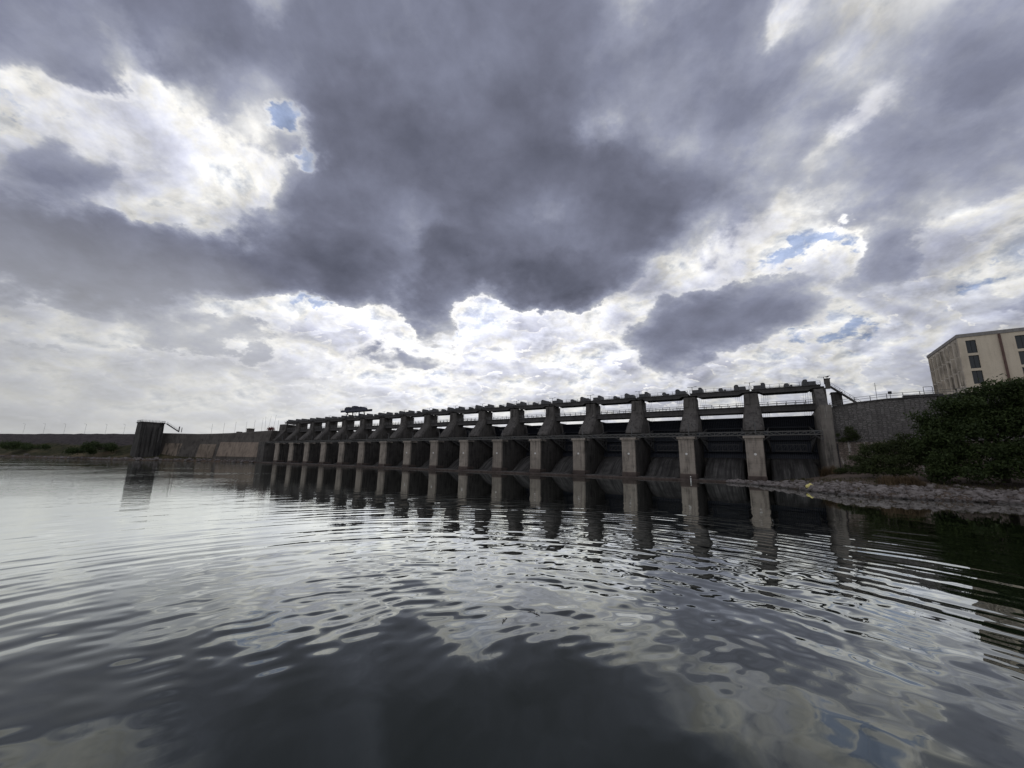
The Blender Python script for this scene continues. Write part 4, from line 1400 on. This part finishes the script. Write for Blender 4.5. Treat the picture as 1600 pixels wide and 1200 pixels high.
def tuft_mesh(m, x, y, z, n, h, spread, r_, width=0.03):
    for _ in range(n):
        a = r_.uniform(0, 6.283)
        lean = r_.uniform(0.1, 0.75)
        rr = spread * math.sqrt(r_.random())
        px, py = x + rr * math.cos(a * 3.1), y + rr * math.sin(a * 3.1)
        hh = h * r_.uniform(0.5, 1.1)
        dx, dy = math.cos(a) * hh * lean, math.sin(a) * hh * lean
        wx_, wy_ = -math.sin(a) * width, math.cos(a) * width
        vs = [(px - wx_, py - wy_, z - 0.05), (px + wx_, py + wy_, z - 0.05), (px + dx * 0.4 + wx_ * .8, py + dy * 0.4 + wy_ * .8, z + hh * 0.7), (px + dx * 0.4 - wx_ * .8, py + dy * 0.4 - wy_ * .8, z + hh * 0.7), (px + dx, py + dy, z + hh)]
        m.add(vs, [(0, 1, 2, 3), (3, 2, 4)])


rg = random.Random(77)
for x, y, z, sp, h, n, lab in ((20.2, -27.6, 1.5, 1.9, 1.5, 900, "largest rust-brown dry grass clump on the right bank below the shrub"),
                               (22.6, -27.8, 1.5, 1.3, 1.0, 420, "dry brown grass clump on the bank below the large tree"),
                               (13.8, -3.6, 1.6, 1.1, 1.9, 520, "tall dry brown grass clump at the foot of the end pier"),
                               (15.2, -8.2, 1.6, 1.0, 1.2, 300, "small dry grass clump between the end pier and the low shrub")):
    m = MB()
    for _ in range(5):
        gx, gy = x + rg.uniform(-sp, sp), y + rg.uniform(-sp, sp) * 0.6
        tuft_mesh(m, gx, gy, ground_z(gx, gy), n // 5, h, sp * 0.6, rg)
    o = place("dry_grass_clump", raw_mesh("dry_grass_clump", m.v, m.f, M_DRY, False))
    tag(o, lab, "grass clump", "dry grass clumps on the right bank")
m = MB()
for _ in range(420):
    u = rg.uniform(0.2, 0.9)
    d = rg.uniform(4.5, 14)
    x, y, z = bank_point(u, d)
    tuft_mesh(m, x, y, z, 9, rg.uniform(0.25, 0.6), 0.4, rg, 0.025)
for _ in range(60):
    u = rg.uniform(0.25, 0.6)
    x, y, z = bank_point(u, rg.uniform(0.5, 4))
    tuft_mesh(m, x, y, z, 8, rg.uniform(0.2, 0.45), 0.25, rg, 0.02)
o = place("bank_grass", raw_mesh("bank_grass", m.v, m.f, M_GRASSY, False))
tag(o, "thin dull green grass growing among the stones of the right bank", "grass", kind='stuff')
# ------------------------------------------------------------------ left bank and embankment
LS = [(-1300, -420), (-760, -190), (-520, -112), (-430, -86), (-372, -68), (-345, -60), (-322, -52), (-308, -40), (-298, -27), (-283, -16), (-268, -7), (-258, -1.5)]
LN = Vector((-0.955, 0.30))
prof = [(-30, -4), (-8, -1.2), (-2, -0.3), (0, 0.0), (2, 0.35), (5, 0.8), (9, 1.2), (15, 2.2), (22, 4.0), (30, 6.6), (38, 9.4), (46, 12.6), (56, 16.2), (62, 17.5), (64, 17.8), (74, 17.8), (76, 17.2), (110, 6), (300, 2)]
lv, lf = [], []
NU = 220
for i in range(NU + 1):
    u = i / NU
    x, y = lerp_path(LS, u)
    lowf = 1.0 if x < -300 else max(0.12, 1 - (x + 300) / 36)
    for d, z in prof:
        px, py = x + LN.x * d, y + LN.y * d
        n1 = float(value_noise(np.array([px]), np.array([py]), 41, 9.0)[0])
        n2 = float(value_noise(np.array([px]), np.array([py]), 42, 3.0)[0])
        zz = z
        if z > 1.0 and x >= -300:
            zz = 1.0 + (z - 1.0) * lowf
        if 0 <= d <= 64:
            zz += (n1 * 0.6 + n2 * 0.25) * min(1, d / 8) * (0.4 if d >= 60 else 1)
        elif -3 < d < 0:
            zz += n2 * 0.15
        lv.append((px, py, zz))
npf = len(prof)
for i in range(NU):
    for j in range(npf - 1):
        lf.append((i * npf + j, i * npf + j + 1, (i + 1) * npf + j + 1, (i + 1) * npf + j))
emb = place("embankment", raw_mesh("embankment", lv, lf, M_SLOPE))
tag(emb, kind='structure')

# stones along the far shore
rl = random.Random(9)
m = MB()
pale = []
M_PALE = plain("pale_stone", (0.5, 0.47, 0.44), 0.9, 0.0, 0.3, 1.0)
for i in range(900):
    u = rl.uniform(0.22, 1.0)
    x, y = lerp_path(LS, u)
    d = abs(rl.gauss(0, 1)) * (3.5 if x < -300 else 7)
    px, py = x + LN.x * d, y + LN.y * d
    size = 0.25 * math.exp(abs(rl.gauss(0, 0.6)))
    me = rl.choice(ROCKS)
    rot = Euler((rl.uniform(-0.4, 0.4), rl.uniform(-0.4, 0.4), rl.uniform(0, 6.28))).to_matrix()
    m.add([rot @ (v.co * size) + Vector((px, py, min(0.3 + d * 0.15, 1.4))) for v in me.vertices], [tuple(p_.vertices) for p_ in me.polygons])
tag(m.build("shore_stone_cover", M_ROCK, emb), kind='stuff')
for i, (px, py, z, s_) in enumerate(((-330, -52, 1.3, 1.2), (-322, -46.5, 1.3, 1.6), (-313, -42, 1.2, 1.0), (-306, -36, 1.1, 1.3), (-300, -27, 1.1, 1.0), (-296, -23.5, 1.2, 1.5), (-293, -20, 1.1, 1.1), (-287, -16, 1.0, 0.9), (-402, -77, 2.0, 1.6), (-455, -86, 2.2, 1.8))):
    place("stone", ROCKS[i % 10], emb, (px, py, z), (0.2, 0.1, i), (s_, s_, s_)).data = ROCKS[i % 10]
# scrub on the slope
def scrub(label, x, y, z, rx, ry, rz, n, seed):
    t_ = thing("scrub_bush", label, "bush", (x, y, z))
    r_ = random.Random(seed)
    cl = [(r_.uniform(-rx, rx), r_.uniform(-ry, ry), r_.uniform(0.1, 0.6) * rz, rx * 0.4, ry * 0.4, rz * 0.5) for _ in range(7)]
    leaf_cloud("crown", M_LEAF, t_, cl, n, 0.42, seed)
    m = MB()
    for c in cl:
        m.tube([(0, 0, -0.3), (c[0] * 0.5, c[1] * 0.5, c[2] * 0.7), (c[0], c[1], c[2])], [0.14, 0.1, 0.05], 5)
    m.build("stems", M_BARK, t_)
scrub("dark scrub bush on the slope just left of the tower", -352, -52.5, 6.5, 8, 7.5, 4.0, 4200, 1)
scrub("low dark scrub bush left of the tower, farther down the slope", -356, -62, 4.2, 6, 6, 2.6, 2200, 2)
scrub("dark scrub bush at the left edge of the far slope", -432, -84, 6.5, 10, 9, 4.0, 3800, 3)
scrub("small bush between the left edge and the tower", -396, -74, 6.0, 6, 5, 2.2, 1600, 4)

# ------------------------------------------------------------------ left wall and tower
lw = thing("wing_wall", "long low masonry wall with tan plaster panels left of the dam", "wall")
LW = [(-256.0, 1.0), (-268.0, -1.5), (-280.0, -4.0), (-292.0, -8.0), (-303.0, -13.0), (-312.0, -19.0), (-324.0, -31.0), (-334.0, -40.0)]
LT = [19.9, 19.5, 19.0, 18.4, 17.9, 17.5, 17.4, 17.4]
m = MB()
rings = []
for (x, y), zt in zip(LW, LT):
    rings.append([(x, y, -0.5), (x - 1.0, y + 3.0, zt - 0.6), (x - 1.2, y + 3.4, zt), (x - 3, y + 9, zt), (x - 3, y + 9, -0.5)])
m.loft(rings)
m.build("wall_face", M_LWALL, lw)
def panel(i0, f0, i1, f1, z0, z1):
    m = MB()
    rings = []
    steps = 6
    for q in range(steps + 1):
        pos = (i0 + f0) + ((i1 + f1) - (i0 + f0)) * q / steps
        i = min(int(pos), len(LW) - 2)
        f = pos - i
        x = LW[i][0] * (1 - f) + LW[i + 1][0] * f
        y = LW[i][1] * (1 - f) + LW[i + 1][1] * f
        zt = LT[i] * (1 - f) + LT[i + 1] * f
        def at_(z, o_):
            k_ = (z + 0.5) / (zt - 0.1)
            return (x - 1.0 * k_ + o_ * 0.3, y + 3.0 * k_ - o_, z)
        rings.append([at_(z0, 0.25), at_(z1, 0.25), at_(z1, -0.2), at_(z0, -0.2)])
    m.loft(rings)
    return m
panel(0, 0.1, 3, 0.4, 3.2, 12.4).build("plaster_panel", M_PLASTER, lw)
panel(3, 0.62, 4, 0.62, 2.0, 10.9).build("plaster_panel", M_PLASTER_OLD, lw)
panel(4, 0.75, 5, 0.45, 2.4, 9.4).build("plaster_panel", M_LWALL, lw)
panel(5, 0.4, 5, 0.95, 1.8, 10.9).build("plaster_panel", M_PLASTER_OLD, lw)

tw = thing("intake_tower", "dark square concrete tower with railed top standing at the far shore", "tower", (-326.0, -37.2, 0))
m = MB()
m.loft([[(sx * 5.8, sy * 5.8, z) for sx, sy in ((-1, -1), (1, -1), (1, 1), (-1, 1))] if z == 0 else [(sx * 5.3, sy * 5.3, z) for sx, sy in ((-1, -1), (1, -1), (1, 1), (-1, 1))] for z in (0, 22.9)])
m.build("shaft", M_TOWER, tw)
MB().cbox(-5.7, 5.7, -5.7, 5.7, 22.9, 23.6, 0.08).build("top_slab", M_TOWER, tw)
m = MB()
for s in (-1, 1):
    for i in range(8):
        q = -5.5 + 11.0 * i / 7
        m.bar((s * 5.5, q, 23.6), (s * 5.5, q, 24.7), 0.10)
        m.bar((q, s * 5.5, 23.6), (q, s * 5.5, 24.7), 0.10)
    for hgt in (24.15, 24.7):
        m.bar((s * 5.5, -5.5, hgt), (s * 5.5, 5.5, hgt), 0.08)
        m.bar((-5.5, s * 5.5, hgt), (5.5, s * 5.5, hgt), 0.08)
m.build("railing", M_RAIL, tw)
for q in (-3.4, 0.6, 3.6):
    MB().box(5.58, 6.5, q - 0.6, q + 0.6, 0, 20.5).build("buttress_rib", M_TOWER, tw)
sb = thing("tower_stair", "steep stair bridge from the tower top down to the wing wall", "stair")
a_, c_ = Vector((-320.5, -30.8, 23.2)), Vector((-318.5, -24.6, 18.6))
m = MB()
for o_ in (0, 1.2):
    m.bar(a_ + Vector((-o_, 0, 0)), c_ + Vector((-o_, 0, 0)), 0.3, 0.5)
m.build("stringer", M_STEEL, sb)
m = MB()
for i in range(9):
    q = a_.lerp(c_, i / 8)
    m.bar(q, q + Vector((0, 0, 1.1)), 0.1)
m.bar(a_ + Vector((0, 0, 1.1)), c_ + Vector((0, 0, 1.1)), 0.09)
m.build("handrail", M_RAIL, sb)
m = MB().bar(c_ + Vector((0, 0, -0.5)), c_ + Vector((0, 0, 3.2)), 0.5).bar(c_ + Vector((0, 1.4, -0.5)), c_ + Vector((0, 1.4, 2.6)), 0.3)
m.build("end_post", M_STEEL, sb)

# lamp poles along the crest
poles = []
for i, u in enumerate(np.linspace(0.2, 0.52, 9)):
    x, y = lerp_path(LS, float(u))
    poles.append((x + LN.x * 69, y + LN.y * 69, 17.7))
poles = [(-478, -74, 17.7), (-459, -66, 17.7), (-441, -58, 17.7), (-424, -50, 17.7), (-408, -42, 17.7), (-394, -35, 17.7), (-381, -27, 17.7), (-368, -20, 17.7)]
me_cp = MB().bar((0, 0, -0.5), (0, 0, 7.0), 0.11, n=6).mesh("pole", M_RAIL)
me_ca = MB().bar((0, 0, 6.9), (0.3, -1.2, 7.3), 0.10).mesh("arm", M_RAIL)
for i, p_ in enumerate(poles):
    l = thing("crest_lamp", "slender lamp pole on the embankment crest, %s from the left edge" % ORD[i], "lamp post", p_, 0, "lamp poles on the embankment crest")
    place("pole", me_cp, l)
    place("arm", me_ca, l)
for i, (x, y, z, lean, hh) in enumerate(((-312, -9, 17.5, 0, 7.5), (-304, -5, 17.8, 0, 8.0), (-297, -1, 18.2, 0, 8.5), (-291, 3, 18.4, 0.2, 8.5), (-284, 5, 18.8, 0, 9), (-278, 7, 19.0, 0.3, 10), (-275, 8, 19.2, -1.6, 11), (-272.5, 8.5, 19.2, 2.2, 11), (-268, 9.5, 19.4, 2.0, 11.5), (-263, 10, 19.6, 0, 8))):
    l = thing("wall_pole", "thin pole on top of the left wing wall, %s from the tower" % ORD[i], "pole", (x, y, z - 0.3), 0, "thin poles on the left wing wall")
    MB().bar((0, 0, 0), (lean, 0, hh), 0.11, n=6).build("shaft", M_RAIL, l)
    MB().cbox(-0.3, 0.3, -0.3, 0.3, 0, 0.5, 0.03).build("footing", M_LWALL, l)
bx_ = thing("valve_hut", "small square hut on top of the left wing wall", "hut", (-284, 3.0, 18.8))
MB().cbox(-2.0, 2.0, -1.6, 1.6, 0, 2.6, 0.05).build("wall", M_LWALL, bx_)
MB().box(-2.2, 2.2, -1.8, 1.8, 2.6, 2.85).build("roof", M_LWALL, bx_)
bx_ = tag(MB().cbox(-294.5, -291.5, -1.0, 1.5, 18.2, 19.6, 0.05).build("crest_block", M_LWALL), "low block on the wing wall left of the hut", "block")
M_RED = leaf_mat("red_blossom", (0.14, 0.030, 0.035), (0.23, 0.06, 0.06))
ft = thing("flowering_tree", "small red flowering tree on the left wall beside the poles", "tree", (-272.0, 10.0, 19.2))
MB().tube([(0, 0, -0.3), (0.1, 0, 1.0), (0.2, 0, 2.0)], [0.25, 0.2, 0.12], 6).build("trunk", M_BARK, ft)
leaf_cloud("crown", M_RED, ft, [(0, 0, 2.6, 2.2, 1.6, 0.9), (1.6, 0, 2.2, 1.6, 1.2, 0.7), (-1.6, 0, 2.4, 1.4, 1.2, 0.7)], 900, 0.28, 31)
# ------------------------------------------------------------------ small things on and by the water
def twig(label, x, y, seed):
    r_ = random.Random(seed)
    t_ = thing("floating_twig", label, "twig", (x, y, 0.0), r_.uniform(0, 3), "twigs adrift on the water")
    pts = [(0.055 * i, 0.012 * math.sin(i * 1.7 + seed), 0.006 + 0.004 * math.sin(i)) for i in range(-4, 5)]
    MB().tube(pts, [0.004 + 0.004 * (1 - abs(i) / 5) for i in range(-4, 5)], 6).build("stem", M_BARK, t_)
    for i in range(4):
        q = pts[1 + 2 * i]
        a = r_.uniform(-1.2, 1.2)
        MB().tube([q, (q[0] + 0.06 * math.cos(a), q[1] + 0.06 * math.sin(a), 0.014), (q[0] + 0.10 * math.cos(a), q[1] + 0.11 * math.sin(a), 0.018)], [0.005, 0.009, 0.002], 5).build("leaf", M_BARK, t_)


twig("thin dark twig adrift in mid-water, the farther of two", -2.6, -105.6, 2)
twig("thin dark twig adrift in mid-water, the nearer of two", -3.0, -106.6, 5)
mp_ = thing("marker_post", "short white marker post on the sill before the second pier", "post", (-15.0, -2.3, 0.2))
MB().bar((0, 0, -0.6), (0, 0, 1.0), 0.28, n=8).build("shaft", M_WHITE, mp_)
MB().bar((0, 0, 0.55), (0, 0, 0.75), 0.3, n=8).build("band", M_DARK, mp_)
